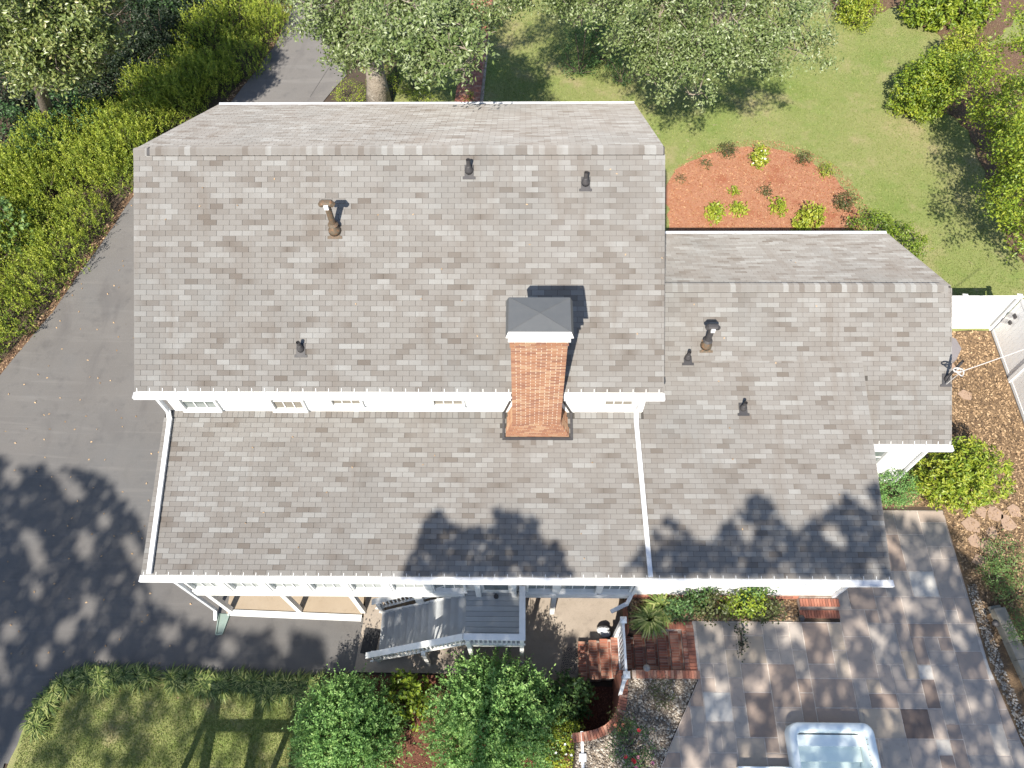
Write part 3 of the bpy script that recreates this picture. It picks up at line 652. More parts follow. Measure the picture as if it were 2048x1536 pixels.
# roof vents
def vent(name, x, y, z, slope, h, r, kind, parent=house):
    """pipe vents: boot, plate, pipe"""
    a = math.atan(slope); uy = np.array([0, math.cos(a), math.sin(a)]); nz = np.array([0, -math.sin(a), math.cos(a)]); o = np.array([x, y, z])
    rootm = MB(); m0 = m_rust if kind != 'black' else m_flash
    rust = kind == 'rust'
    pw = .15 if kind == 'black' else .17
    c = [o + nz * .016 + uy * v + np.array([u, 0, 0]) for u, v in ((-pw, 0), (pw, 0), (pw, .06), (pw * .7, .07), (pw * .7, .34), (-pw * .7, .34), (-pw * .7, .07), (-pw, .06))]
    c2 = [p + nz * .014 for p in c]; n = len(c)
    rootm.add(c + c2, [tuple(range(n, 2 * n))] + [(i, (i + 1) % n, n + (i + 1) % n, n + i) for i in range(n)])
    b = o + uy * .2
    root = rootm.build(name, [m_flash if kind == 'black' else m_rust], parent)
    t = MB(); t.tube([b, b + nz * .04 + [0, 0, .04], b + [0, 0, .14], b + [0, 0, .18]], [r * 2.1, r * 1.9, r * 1.25, r * 1.15], 12); t.build('boot', [m0], root, smooth=True)
    t = MB(); t.tube([b + [0, 0, -.02], b + [0, 0, h]], [r, r], 12, cap=False); t.tube([b + [0, 0, h - .05], b + [0, 0, h - .04]], [r * .9, r * .9], 12); t.build('pipe', [m0 if rust or kind == 'black' else m_flash], root, smooth=True)
    if kind != 'black':
        mm = m_rust if rust else m_flash
        t = MB(); t.tube([b + [0, 0, .22], b + [0, 0, .27]], [r * 1.7, r * 1.1], 12); t.build('collar', [mm], root)
        t = MB(); top = b + [0, 0, h]
        t.tube([top + [-.15, 0, .04], top + [-.1, 0, .1], top + [.1, 0, .1], top + [.15, 0, .04]], [.065, .085, .085, .065], 8)
        t.box(top[0] - .05, top[0] + .05, top[1] - .12, top[1] - .04, top[2] + .0, top[2] + .12, 1)
        t.build('cap', [mm, m_galv2], root)
    return root
rz = lambda y: MEz + ms * (y - ME)
vent('roof_vent', -1.30, 13.22, rz(13.22), ms, .36, .05, 'black'); vent('roof_vent', 1.44, 12.975, rz(12.975), ms, .34, .05, 'black')
vent('roof_vent', -4.47, 12.017, rz(12.017), ms, .82, .075, 'rust'); vent('roof_vent', -5.279, 9.604, rz(9.604), ms, .30, .045, 'black')
lw_ = lambda y: max(lz(y), WRz - wsl * (WR - y))
vent('roof_vent', 4.763, 10.807, lw_(10.807), wsl, .75, .075, 'dark'); vent('roof_vent', 4.286, 10.496, lw_(10.496), LK, .32, .045, 'black')
vent('roof_vent', 5.617, 9.171, lw_(9.171), LK, .32, .045, 'black')
mast = vent('service_mast', 10.98, 10.05, WRz - wsl * (WR - 10.05), wsl, .9, .035, 'black')

# chimney
CX0, CX1, CY0, CY1 = -.275, .915, 8.70, 9.32
ch = MB(); ch.box(CX0 + .007, CX1 - .007, CY0 + .006, CY1, 5.6, 10.18)
ch.add([(-.45, 8.62, 5.75), (1.16, 8.62, 5.75), (1.16, 9.26, 5.75), (-.45, 9.26, 5.75), (CX0 + .02, CY0 + .02, 6.42), (CX1 - .02, CY0 + .02, 6.42), (CX1 - .02, 9.26, 6.42), (CX0 + .02, 9.26, 6.42)], [(0, 1, 5, 4), (1, 2, 6, 5), (3, 0, 4, 7)])
chim = ch.build('chimney', [m_mortar], house)
bm_cache = {}
def brick_mesh(w, d, h, t, m=m_brickc):
    k = (round(w, 3), round(d, 3), round(h, 3), round(t, 2), m.name)
    if k not in bm_cache:
        b_ = MB(); b_.box(0, w, 0, d, 0, h, tone=t); bm_cache[k] = mesh_np('brick', b_.V, b_.F, m, tone=b_.T)
    return bm_cache[k]
tones = [0, .15, .3, .4, .5, .6, .75, 1]
rowh = .0677; nrow = int((10.0 - 6.35) / rowh); allb = []
stuffb = MB()
for r in range(nrow + 3):
    z = 6.35 + r * rowh; o_ = 0.103 * (r % 2); out = .02 * (r >= nrow) 
    x = CX0 - o_ - out
    while x < CX1 + out - .02:
        a, b = max(x, CX0 - out), min(x + .200, CX1 + out)
        if b - a > .03: allb.append((a, b - a, z, out))
        x += .203 + .015
allb.sort(key=lambda q: -q[2])
for i, (a, w, z, out) in enumerate(allb):
    t = random.choice(tones)
    if i < 290: link('brick', brick_mesh(w, .04, .052, t), chim, (a, CY0 - out - random.uniform(0, .004), z))
    else: stuffb.box(a, a + w, CY0 - .001 - random.uniform(0, .004), CY0 + .04, z, z + .052, tone=t)
for r in range(nrow + 3):   # side faces
    z = 6.35 + r * rowh; out = .02 * (r >= nrow); y = CY0 + .045 - .1 * (r % 2)
    while y < CY1:
        a, b = max(y, CY0 + .045), min(y + .203, CY1)
        if b - a > .03:
            stuffb.box(CX0 - out, CX0 + .03, a, b, z, z + .057, tone=random.random()); stuffb.box(CX1 - .03, CX1 + out, a, b, z, z + .057, tone=random.random())
        y += .214
nk = 10
for r in range(nk):       # flared foot courses
    k = r / nk; z = 5.78 + (6.35 - 5.78) * k; x0 = -.47 + (CX0 + .47) * k; x1 = 1.18 + (CX1 - 1.18) * k; y0 = 8.6 + .1 * k; x = x0 - .1 * (r % 2)
    while x < x1:
        a, b = max(x, x0), min(x + .203, x1)
        if b - a > .03: stuffb.box(a, b, y0, y0 + .09, z, z + .052, tone=random.random())
        x += .214
    y = y0 + .1
    while y < 9.24:
        stuffb.box(x0, x0 + .07, y, min(y + .2, 9.25), z, z + .052, tone=random.choice((.5, .9, 1))); stuffb.box(x1 - .07, x1, y, min(y + .2, 9.25), z, z + .052, tone=random.choice((.5, .9, 1))); y += .214
stuffb.build('bricks', [m_brickc], chim)['kind'] = 'stuff'
fl = MB()
for a, b in (((-.53, 8.56), (1.24, 8.56)), ((-.51, 8.53), (-.51, 9.24)), ((1.22, 8.53), (1.22, 9.24))):
    fl.obox((a[0], a[1], lz(a[1]) + .03), (b[0], b[1], lz(b[1]) + .03), .06, .05)
fl.obox((-.50, 9.22, 6.02), (-.31, 9.22, 6.72), .03, .05); fl.obox((1.21, 9.22, 6.02), (.96, 9.22, 6.72), .03, .05)
fl.build('flashing', [m_flash], chim)
cr = MB(); cr.box(CX0 - .05, CX1 + .05, CY0 - .05, CY1 + .05, 10.19, 10.25); cr.box(CX0 + .02, CX1 - .02, CY0, CY1, 10.251, 10.6, 1); cr.box(CX0 - .02, CX1 + .02, CY0 - .02, CY1 + .02, 10.33, 10.36)
cr.build('crown', [m_galv2, m_galv], chim)
cp = MB(); x0, x1, y0, y1 = -.365, 1.0, 8.49, 9.40; i_ = .055
r0 = [(x0, y0, 10.60), (x1, y0, 10.60), (x1, y1, 10.60), (x0, y1, 10.60)]; r1 = [(x0 + i_, y0 + i_ * .8, 10.75), (x1 - i_, y0 + i_ * .8, 10.75), (x1 - i_, y1 - .02, 10.75), (x0 + i_, y1 - .02, 10.75)]
cp.add(r0 + r1 + [((x0 + x1) / 2, (y0 + y1) / 2, 10.82)], [(4, 5, 8), (5, 6, 8), (6, 7, 8), (7, 4, 8), (3, 2, 1, 0)] + [(1, 2, 6, 5), (2, 3, 7, 6), (3, 0, 4, 7)])
cap = cp.build('chimney_cap', [m_galv], chim)
lp = MB(); lp.add([r0[0], r0[1], r1[1], r1[0], (x0, y0, 10.585), (x1, y0, 10.585)], [(0, 1, 2, 3), (4, 5, 1, 0)]); lp.build('sunlit_lip', [m_galv2], cap)  # front skirt of the same cap, coloured pale as if lit by the sun
se = MB()
for q in r1: se.obox(np.array(q) * .97 + np.array([(x0 + x1) / 2, (y0 + y1) / 2, 10.82]) * .03, ((x0 + x1) / 2, (y0 + y1) / 2, 10.823), .012, .012)
se.build('seam', [m_galv], cap)

# ------------------------------------------------------------------ wooden staircase and landing
st = thing('staircase', 'grey painted wooden staircase and landing with white railings beside the walkway', 'staircase', (-2, 4.9, 0))
n = 12; xs0, xs1 = -4.18, -1.53
for i in range(n):
    xa = xs0 + (xs1 - xs0) * i / n; z = .185 * (i + 1)
    t = MB(); t.box(xa - .025, xa + (xs1 - xs0) / n + .01, 4.36, 5.60, z - .035, z); t.build('tread', [m_deck], st)
    t = MB(); t.box(xa, xa + .02, 4.38, 5.58, z - .185, z - .036); t.build('riser', [m_deck], st)
yb = 4.24; k = 0
while yb < 5.55:
    t = MB(); t.box(xs1 - .02, .0, yb, yb + .132, 2.30, 2.34); t.build('board', [m_deck], st); yb += .14
t = MB(); t.box(xs1, 0, 4.2, 4.235, 2.1, 2.335); t.box(-.035, 0.001, 4.236, 5.55, 2.1, 2.295); t.box(xs1, -.04, 4.24, 5.5, 2.12, 2.29); t.build('frame', [m_white], st)
t = MB()
for yy in (4.3, 5.55): t.obox((xs0 - .05, yy, .05), (xs1, yy, 2.2), .04, .26)
t.build('stringer', [m_white], st)
def rail(a, b, hb, w=.16, gap=.115, base_drop=.85):
    a = np.array(a, float); b = np.array(b, float)
    t = MB(); t.obox(a, b, w, .04); t.build('handrail', [m_white], st)
    t = MB(); t.obox(a - [0, 0, .09], b - [0, 0, .09], .04, .08); t.obox(a - [0, 0, base_drop], b - [0, 0, base_drop], .04, .08); t.build('rail', [m_white], st)
    L = np.linalg.norm((b - a)[:2]); nb = int(L / gap)
    for i in range(1, nb):
        p = a + (b - a) * i / nb; t = MB(); t.box(p[0] - .02, p[0] + .02, p[1] - .018, p[1] + .018, p[2] - base_drop, p[2] - .05); t.build('baluster', [m_white], st)
rail((-1.52, 4.20, 3.3), (.06, 4.19, 3.3), .9); rail((-.02, 4.272, 3.302), (-.02, 5.5, 3.302), .9)
rail((-4.38, 4.12, 1.12), (-1.53, 4.20, 3.293), .9)
rail((-4.36, 5.60, 1.12), (-3.0, 5.66, 2.18), .9, base_drop=.75); rail((-2.9, 5.62, 2.2), (-1.8, 5.66, 3.1), .9, w=.08, base_drop=.75)
for (xx, yy, zt) in ((-2.73, 4.12, 1.6), (-1.42, 4.16, 3.25), (-.03, 4.2, 3.25), (-4.2, 4.2, 1.1), (-4.2, 5.58, 1.05), (-3.0, 5.6, 2.1), (-.03, 5.45, 3.25)):
    t = MB(); t.box(xx - .055, xx + .055, yy - .055, yy + .055, .02, zt); t.build('post', [m_white], st)

# ------------------------------------------------------------------ brick steps, garden gate, curved wall
bs = thing('brick_steps', 'flight of red brick steps climbing from the walkway to the patio', 'steps', (3, 4.2, 0))
core = MB()
for i in range(10):
    xa = 1.62 + i * .302; core.box(xa, 4.63 if i == 9 else xa + .302, 3.66, 4.72, .19 * i - (.5 if i == 0 else 0.19), .19 * (i + 1) - .005)
core.box(2.9, 4.63, 3.44, 3.66, 1.0, 1.93); core.box(3.6, 4.63, 4.72, 4.93, 1.2, 1.885)
core.build('step_core', [m_mortar2], bs)
for i in range(10):
    xa = 1.60 + i * .302; z = .19 * (i + 1) - .06; y = 3.66; t_row = random.random()
    while y < 4.68:
        wdt = .31 if i < 9 else .2
        link('brick', brick_mesh(.225 if i < 9 else .2, .062, .06, random.choice(tones), m_brick), bs, (xa + random.uniform(-.004, .004), y, z))
        if i < 9: pass
        y += .0725
    y = 3.67
    while y < 4.6:
        link('brick', brick_mesh(.07, .19, .055, random.choice(tones), m_brick), bs, (xa + .232, y, z + .001)); y += .2
y = 3.46
for i in range(22):
    link('brick', brick_mesh(.07, .2, .06, random.choice(tones), m_brick), bs, (3.0 + i * .0765, 3.45, 1.915)); 
for i in range(13):
    link('brick', brick_mesh(.07, .2, .06, random.choice(tones), m_brick), bs, (3.62 + i * .0765, 4.735, 1.862))
for j in range(12):
    link('brick', brick_mesh(.2, .09, .05, random.choice(tones), m_brick), bs, (4.44, 3.66 + j * .1, 1.875))
for j in range(12):
    for i in range(4): link('brick', brick_mesh(.03, .2, .057, random.choice(tones), m_brick), bs, (2.87, 4.76 + i * .211 - (.1 if j % 2 else 0), .95 + j * .073))
# curved wall
cw = thing('retaining_wall', 'curved low brick retaining wall between dark mulch and pebble bed', 'wall', (2.3, 2.5, 0))
pts = [np.array(p) for p in WALLC[:9]]; core = MB()
for a, b in zip(pts[:-1], pts[1:]): core.obox((*a, .95), (*b, .95), .19, 1.9)
core.build('wall_core', [m_brick], cw)
seg = [np.linalg.norm(b - a) for a, b in zip(pts[:-1], pts[1:])]; tot = sum(seg); s = .04
while s < tot:
    q = s; i = 0
    while i < len(seg) - 1 and q > seg[i]: q -= seg[i]; i += 1
    a, b = pts[i], pts[i + 1]; d = (b - a) / seg[i]; c = a + d * q; ang = math.atan2(d[1], d[0])
    nrm = np.array([-d[1], d[0]]); o_ = c - nrm * .11 - d * .033
    link('brick', brick_mesh(.066, .22, .07, random.choice(tones), m_brick), cw, (o_[0], o_[1], 1.9 + random.uniform(-.004, .004)), (0, 0, ang)); s += .077
# small steps at the patio door
ds = thing('door_steps', 'two dark brick steps against the white wall at the patio door', 'steps', (8.1, 5.3, 1.9))
c_ = MB(); c_.box(7.58, 8.64, 5.06, 5.58, 1.88, 2.0); c_.box(7.58, 8.64, 5.32, 5.58, 2.0, 2.14); c_.build('step_core', [m_mortar2], ds)
for (y0, z0) in ((5.03, 1.985), (5.31, 2.125)):
    for i in range(14): link('brick', brick_mesh(.066, .205, .06, random.choice(tones[:6]), m_brick), ds, (7.57 + i * .0765, y0, z0))
# gate
gt = thing('garden_gate', 'white picket gate closed across the middle of the brick steps', 'gate', (2.67, 4.1, .95))
for i, yy in enumerate((3.42, 4.80)):
    t = MB(); t.box(2.60, 2.72, yy - .06, yy + .06, .3, 2.62); p_ = t.build('post', [m_white2], gt)
    t = MB(); t.box(2.575, 2.745, yy - .085, yy + .085, 2.62, 2.66); t.add([(2.58, yy - .08, 2.66), (2.74, yy - .08, 2.66), (2.74, yy + .08, 2.66), (2.58, yy + .08, 2.66), (2.66, yy, 2.72)], [(0, 1, 4), (1, 2, 4), (2, 3, 4), (3, 0, 4)]); t.build('post_cap', [m_white2], p_)
t = MB(); t.obox((2.66, 3.48, 2.54), (2.66, 4.74, 2.54), .06, .09); t.obox((2.66, 3.48, 1.3), (2.66, 4.74, 1.3), .05, .09); t.build('rail', [m_white2], gt)
for i in range(10): t = MB(); yy = 3.54 + i * .13; t.box(2.645, 2.675, yy - .03, yy + .03, 1.32, 2.52); t.build('picket', [m_white2], gt)
t = MB(); t.obox((2.62, 3.36, 2.5), (2.55, 3.05, 1.9), .09, .09); t.build('brace', [m_white2], gt)
rp = thing('railing', 'white vinyl railing running out of the picture beside the bright green shrub', 'railing', (1.5, 1.6, 0))
rx = float(P(1165, 1500, 2.0)[0])
t = MB(); t.box(rx - .09, rx + .09, 1.45, 1.63, .1, 2.0); t.build('post', [m_white2], rp)
t = MB(); t.obox((rx, 2.15, 1.92), (rx, -1.5, 1.92), .07, .09); t.build('rail', [m_white2], rp)
for i in range(14): t = MB(); yy = 2.05 - i * .15; t.box(rx - .02, rx + .02, yy - .02, yy + .02, .3, 1.9); t.build('baluster', [m_white2], rp)

# ------------------------------------------------------------------ patio
U = .36; ox, oy = 8.67, 4.93
patio = sheet('patio', [(4.63, 4.95), (8.67, 4.95), (8.67, 8.18), (12.3, 8.18), (12.36, 3.8), (12.75, 1.2), (13.5, -8), (7.76, -8)] + SPA_NOTCH + [(7.74, -8), (-.6, -8), (3.38, 1.2), (4.63, 3.42)], .004, m_joint, 0, zf=lambda x, y: PATIO)
valid = {}
for i in range(-16, 12):
    for j in range(-16, 9):
        if j < 0 or i >= 0: valid[(i, j)] = True
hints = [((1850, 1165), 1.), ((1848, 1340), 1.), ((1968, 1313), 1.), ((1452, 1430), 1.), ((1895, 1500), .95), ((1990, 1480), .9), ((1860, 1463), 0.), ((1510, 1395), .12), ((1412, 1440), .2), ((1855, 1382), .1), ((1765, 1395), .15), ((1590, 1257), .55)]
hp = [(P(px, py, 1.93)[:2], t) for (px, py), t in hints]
random.seed(5)
sizes = [(1, 1), (2, 1), (1, 2), (2, 2), (2, 2), (3, 2), (2, 3), (1, 2), (3, 1), (2, 1)]
def clip_half(poly, a, n):
    out = []
    for i in range(len(poly)):
        p, q = np.array(poly[i]), np.array(poly[(i + 1) % len(poly)]); dp, dq = (p - a) @ n, (q - a) @ n
        if dp >= 0: out.append(tuple(p))
        if dp * dq < 0: out.append(tuple(p + (q - p) * dp / (dp - dq)))
    return out
dgA = np.array([4.66, 3.44]); dgN = np.array([2.11, -1.18]); dgN /= np.linalg.norm(dgN)
rgA = np.array([12.36, 3.8]); rgN = -np.array([2.6, .39]); rgN /= np.linalg.norm(rgN)
for (i, j) in sorted(valid, key=lambda q: (-q[1], q[0])):
    if not valid[(i, j)]: continue
    random.shuffle(sizes)
    for (w, h) in sizes + [(1, 1)]:
        cells = [(i + a, j - b) for a in range(w) for b in range(h)]
        if all(valid.get(c) for c in cells): break
    for c in cells: valid[c] = False
    g_ = .014
    x0, x1, y1, y0 = ox + i * U + g_, ox + (i + w) * U - g_, oy + (j + 1) * U - g_, oy + (j + 1 - h) * U + g_
    if y1 < -.6: continue
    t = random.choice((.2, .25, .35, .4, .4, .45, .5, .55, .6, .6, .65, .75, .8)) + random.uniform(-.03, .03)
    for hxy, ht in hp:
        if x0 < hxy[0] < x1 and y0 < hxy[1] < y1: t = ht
    if y0 < 2.34 and x1 > 6.72 and x0 < 8.78:
        rects = [(x0, min(x1, 6.72), y0, y1), (max(x0, 8.78), x1, y0, y1), (max(x0, 6.73), min(x1, 8.77), 2.345, y1)]
        rects = [q for q in rects if q[1] - q[0] > .05 and q[3] - q[2] > .05]
    else: rects = [(x0, x1, y0, y1)]
    for (x0, x1, y0, y1) in rects:
        poly = [(x0, y0), (x1, y0), (x1, y1), (x0, y1)]
        if y0 < 3.44: poly = clip_half(poly, dgA, dgN)
        elif x1 < 4.7: continue
        else: poly = clip_half(poly, np.array([4.65, 0]), np.array([1., 0]))
        if len(poly) >= 3: poly = clip_half(poly, rgA, rgN) if y0 < 3.8 else clip_half(poly, np.array([12.34, 0]), np.array([-1., 0]))
        if len(poly) < 3: continue
        cx, cy = np.mean(poly, 0)
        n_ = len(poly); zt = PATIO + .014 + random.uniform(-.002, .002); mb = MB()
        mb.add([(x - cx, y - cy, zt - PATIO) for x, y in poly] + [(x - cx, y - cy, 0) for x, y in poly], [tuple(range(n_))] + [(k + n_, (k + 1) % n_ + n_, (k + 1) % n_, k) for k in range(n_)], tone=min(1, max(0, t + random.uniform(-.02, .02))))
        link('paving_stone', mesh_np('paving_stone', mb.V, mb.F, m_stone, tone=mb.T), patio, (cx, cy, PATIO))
random.seed(21)
# pebble bed between wall and patio, planting bed along the wall
pebA = [(2.72, 3.44), (4.6, 3.44), (3.40, 1.3), (2.6, -.1), (1.35, -.1), (1.35, 1.95), (1.9, 2.0), (2.3, 2.2), (2.6, 2.6), (2.7, 3.0)]
sheet('pebble_bed', pebA, .01, m_gravel, 0, zf=lambda x, y: PATIO)
scatter_pebbles('pebbles', pebA, 900, .03, m_peb, (.02, .05))
bedW = [(2.95, 5.56), (7.55, 5.56), (7.55, 4.97), (4.62, 4.97), (3.62, 4.97), (2.95, 4.8)]
sheet('planting_bed', bedW, .01, m_gravel, 0, zf=lambda x, y: PATIO); scatter_pebbles('pebbles', bedW, 600, .03, m_nugget, (.02, .05))
strip = [(12.36, 6.0), (12.62, 6.0), (12.72, 3.8), (13.1, 1.2), (12.78, 1.2), (12.42, 3.8)]
scatter_pebbles('pebbles', strip, 700, .04, m_peb, (.02, .045))
# irregular stepping flags, right
fi = 0
for (px, py, r) in ((1945, 1050, .26), (1962, 1022, .22), (1990, 1028, .25), (1950, 1080, .2), (1975, 1095, .26), (2015, 1045, .25), (2030, 1020, .22), (1960, 1120, .22), (1985, 1065, .2), (1900, 735, .28), (1930, 790, .2)):
    c = P(px, py, 1.94); k = random.choice((4, 5, 5, 7)); poly = [(c[0] + r * random.uniform(.65, 1.25) * math.cos(2 * math.pi * i / k + .3), c[1] + r * random.uniform(.75, 1.15) * math.sin(2 * math.pi * i / k + .3)) for i in range(k)]
    mb = MB(); mb.add([(x, y, 1.945) for x, y in poly] + [(x, y, 1.90) for x, y in poly], [tuple(range(k))] + [(i + k, (i + 1) % k + k, (i + 1) % k, i) for i in range(k)])
    o = mb.build('stepping_stone', [m_flag]); o['kind'] = 'structure'
# block wall right
bwl = thing('block_wall', 'low tan concrete block wall along the right edge of the patio', 'wall', (12.9, 3.5, 1.9))
a = P(1985, 1210, 2.2)[:2]; b = np.array([13.55, .4]); L = np.linalg.norm(b - a); d = (b - a) / L; nb = int(L / .45); ang = math.atan2(d[1], d[0])
for i in range(nb):
    for row in range(2):
        c = a + d * (i * .45 + (.1 if row else 0)); mb = MB(); mb.box(0, .44, -.02 if row else 0, .30, 0, .17 - .004)
        link('block', mesh_np('block', mb.V, mb.F, m_block), bwl, (c[0], c[1], 1.88 + row * .172), (0, 0, ang))

# ------------------------------------------------------------------ swim spa
sx0, sx1, sy1 = 6.68, 8.82, 2.38
spa = thing('swim_spa', 'white swim spa with pale aqua steps sunk beside the stone patio', 'hot tub', (7.75, -.4, 1.9))
def rrect(x0, x1, y0, y1, r, n=5):
    out = []
    for cx, cy, a0 in ((x1 - r, y1 - r, 0), (x0 + r, y1 - r, 90), (x0 + r, y0 + r, 180), (x1 - r, y0 + r, 270)):
        for k in range(n + 1): a = math.radians(a0 + 90 * k / n); out.append((cx + r * math.cos(a), cy + r * math.sin(a)))
    return out
rings = [(sx0, sx1, -3.2, sy1, .26, 1.88), (sx0, sx1, -3.2, sy1, .26, 2.26), (sx0 + .03, sx1 - .03, -3.17, sy1 - .03, .25, 2.3), (sx0 + .15, sx1 - .15, -3.05, sy1 - .15, .2, 2.3), (sx0 + .19, sx1 - .19, -3.0, sy1 - .19, .18, 2.26), (sx0 + .22, sx1 - .22, -2.95, sy1 - .22, .16, 2.08), (sx0 + .24, sx1 - .24, -2.9, sy1 - .24, .15, 1.2)]
mb = MB(); k = 24
for q in rings: mb.V += [(x, y, q[5]) for x, y in rrect(*q[:5])]
mb.T = [.5] * len(mb.V)
for i in range(len(rings) - 1):
    for j in range(k): mb.F.append((i * k + j, i * k + (j + 1) % k, (i + 1) * k + (j + 1) % k, (i + 1) * k + j)); mb.M.append(0 if i < 4 else 1)
mb.F.append(tuple((len(rings) - 1) * k + j for j in range(k))); mb.M.append(1)
mb.build('shell', [m_spa, m_spa_in], spa, smooth=True)
for i, (ya, yb_, z) in enumerate(((1.86, 2.12, 2.02), (1.52, 1.86, 1.82), (.9, 1.52, 1.62))):
    t = MB(); t.box(sx0 + .25, sx1 - .25, ya, yb_, 1.21, z); t.build('step', [m_spa_in if i else m_spa], spa)
t = MB()
for i in range(7): t.tube([(sx1 - .205, 2.0 - i * .12, 2.235), (sx1 - .215, 2.0 - i * .12, 2.245)], [.012, .012], 6)
t.build('jet', [m_flash], spa)['kind'] = 'stuff'
ss = MB(); ss.box(5.35, 6.66, .6, 1.37, 1.93, 2.15); tagp(ss.build('spa_step', [m_spa]), 'white plastic step at the bottom edge left of the spa', 'step')
wmat = bpy.data.materials.new('clear_water'); wmat.use_nodes = True; nt = wmat.node_tree; nt.nodes.clear()
tr = nt.nodes.new('ShaderNodeBsdfTransparent'); tr.inputs[0].default_value = (.96, .99, .99, 1); gl = nt.nodes.new('ShaderNodeBsdfGlossy'); gl.inputs['Roughness'].default_value = .05
mx = nt.nodes.new('ShaderNodeMixShader'); mx.inputs[0].default_value = .05; ou = nt.nodes.new('ShaderNodeOutputMaterial')
nt.links.new(tr.outputs[0], mx.inputs[1]); nt.links.new(gl.outputs[0], mx.inputs[2]); nt.links.new(mx.outputs[0], ou.inputs[0])
t = MB(); t.add([(x, y, 1.95) for x, y in rrect(sx0 + .225, sx1 - .225, -2.93, sy1 - .225, .155)], [tuple(range(24))]); t.build('water', [wmat], spa)

# ------------------------------------------------------------------ litter on the roof, pergola below the picture
nL = 46; X = rng.uniform(-9, 8.5, nL); Y = rng.uniform(5.4, 13.5, nL)
Z = np.array([(MEz + ms * (y - ME)) if (y > ME and x < MX1) else max(lz(y), WRz - wsl * abs(WR - y) if x > MX1 else 0) for x, y in zip(X, Y)]) + .03
V, F, t = leaves(np.stack([X, Y, Z], 1), rng.normal(size=(nL, 3)) * .3 + [0, -.4, 1], .06, .03, rng.uniform(.4, 1, nL))
o = link('roof_litter', mesh_np('roof_litter', V, F, m_nugget, tone=t)); o['kind'] = 'stuff'
pgl = thing('pergola', 'timber garden frame just below the picture, known by its square shade on the lawn', 'pergola', (-8.3, -.3, 0))
for xx in (-9.45, -8.2, -7.0):
    t = MB(); t.obox((xx, -1.7, 2.9), (xx, .85, 2.9), .26, .12); t.build('beam', [m_block], pgl)
for yy in (-1.6, -.35, .8):
    t = MB(); t.obox((-9.6, yy, 3.02), (-6.85, yy, 3.02), .24, .12); t.build('crossbeam', [m_block], pgl)
for xx in (-9.45, -7.0):
    for yy in (-1.6, .7): t = MB(); t.box(xx - .07, xx + .07, yy - .07, yy + .07, 0, 2.84); t.build('post', [m_block], pgl)
# ------------------------------------------------------------------ small things
def matrug(name, label, p0, p1, p2, pattern):
    a, b, c = [P(*q, .045) for q in (p0, p1, p2)]; u = (b - a); v = (c - a); mb = MB()
    V = [a, a + u, a + u + v, a + v]; mb.add([tuple(q) for q in V] + [(q[0], q[1], .03) for q in V], [(3, 2, 1, 0), (0, 1, 5, 4), (1, 2, 6, 5), (2, 3, 7, 6), (3, 0, 4, 7)])
    root = thing(name, label, 'doormat', tuple((a + u / 2 + v / 2)[:2]) + (0.03,))
    mb.build('mat_pad', [m_blackm], root)
    if pattern:
        t = MB()
        for i in range(9):
            for j in range(15):
                c_ = a + u * (i + .5) / 9 + v * (j + .5) / 15; an = random.uniform(0, 3.14); l = .03
                t.obox((c_[0] - l * math.cos(an), c_[1] - l * math.sin(an), .049), (c_[0] + l * math.cos(an), c_[1] + l * math.sin(an), .049), .024, .006)
        t.build('openings', [m_conc2], root)['kind'] = 'stuff'
matrug('doormat', 'plain black rubber doormat at the foot of the grey stairs', (731, 1255), (761, 1259), (720, 1306), False)
matrug('doormat', 'black openwork doormat at the foot of the brick steps', (1128, 1294), (1157, 1297), (1121, 1345), True)
sb = thing('splash_block', 'green plastic splash block below the corner downspout on the drive', 'splash block', (-9.0, 5.2, .03))
t = MB(); A = [(-9.14, 5.50), (-8.82, 5.49), (-8.93, 4.90), (-9.12, 4.88)]; V = [(x, y, .045) for x, y in A]
t.add(V + [(x, y, .022) for x, y in A], [(0, 3, 2, 1), (0, 1, 5, 4), (1, 2, 6, 5), (2, 3, 7, 6), (3, 0, 4, 7)])
t.build('tray', [m_green], sb)
t = MB()
for i in (1, 2, 3): t.obox(V[i], V[(i + 1) % 4], .03, .08)
t.build('rim', [m_green], sb)
def blobmesh(c, r, m, name, label, cat, n=3, sq=.7):
    import bmesh
    bm = bmesh.new()
    for i in range(n):
        mtx = Matrix.Translation((random.uniform(-.5, .5) * r[0], random.uniform(-.5, .5) * r[1], r[2] * .5)) @ Matrix.Diagonal((r[0] * .62, r[1] * .62, r[2] * .6, 1)); bmesh.ops.create_icosphere(bm, subdivisions=2, radius=1, matrix=mtx)
    for v in bm.verts: v.co += Vector((random.uniform(-1, 1), random.uniform(-1, 1), random.uniform(-1, 1))) * r[0] * .05
    me = bpy.data.meshes.new(name); bm.to_mesh(me); bm.free(); me.materials.append(m); o = bpy.data.objects.new(name, me); COL.objects.link(o); o.location = c; WL[o] = np.array(c); return tagp(o, label, cat)
blobmesh(tuple(P(1213, 1265, .1)[:2]) + (.03,), (.28, .18, .28), m_statue, 'garden_ornament', 'white stone garden ornament on the walkway beside the brick steps', 'ornament')
def lantern(x, y, z, label, m=m_flash, s=1.0, m2=None):
    r = thing('garden_light', label, 'garden light', (x, y, z))
    t = MB(); t.tube([(x, y, z), (x, y, z + .22 * s)], [.02 * s, .02 * s], 8); t.build('stake', [m], r)
    t = MB(); t.tube([(x, y, z + .20 * s), (x, y, z + .26 * s), (x, y, z + .30 * s), (x, y, z + .33 * s)], [.10 * s, .13 * s, .07 * s, .02 * s], 12); t.build('shade', [m2 or m], r, smooth=True)
q = P(1294, 1335, 2.2); lantern(q[0], q[1], 1.95, 'round white topped garden light on the brick step wall', m_flash, .75, m_lampw)
q = P(1603, 1236, 2.1); lantern(q[0], q[1], 1.93, 'small dark garden light at the foot of the door steps', m_flash, .7)
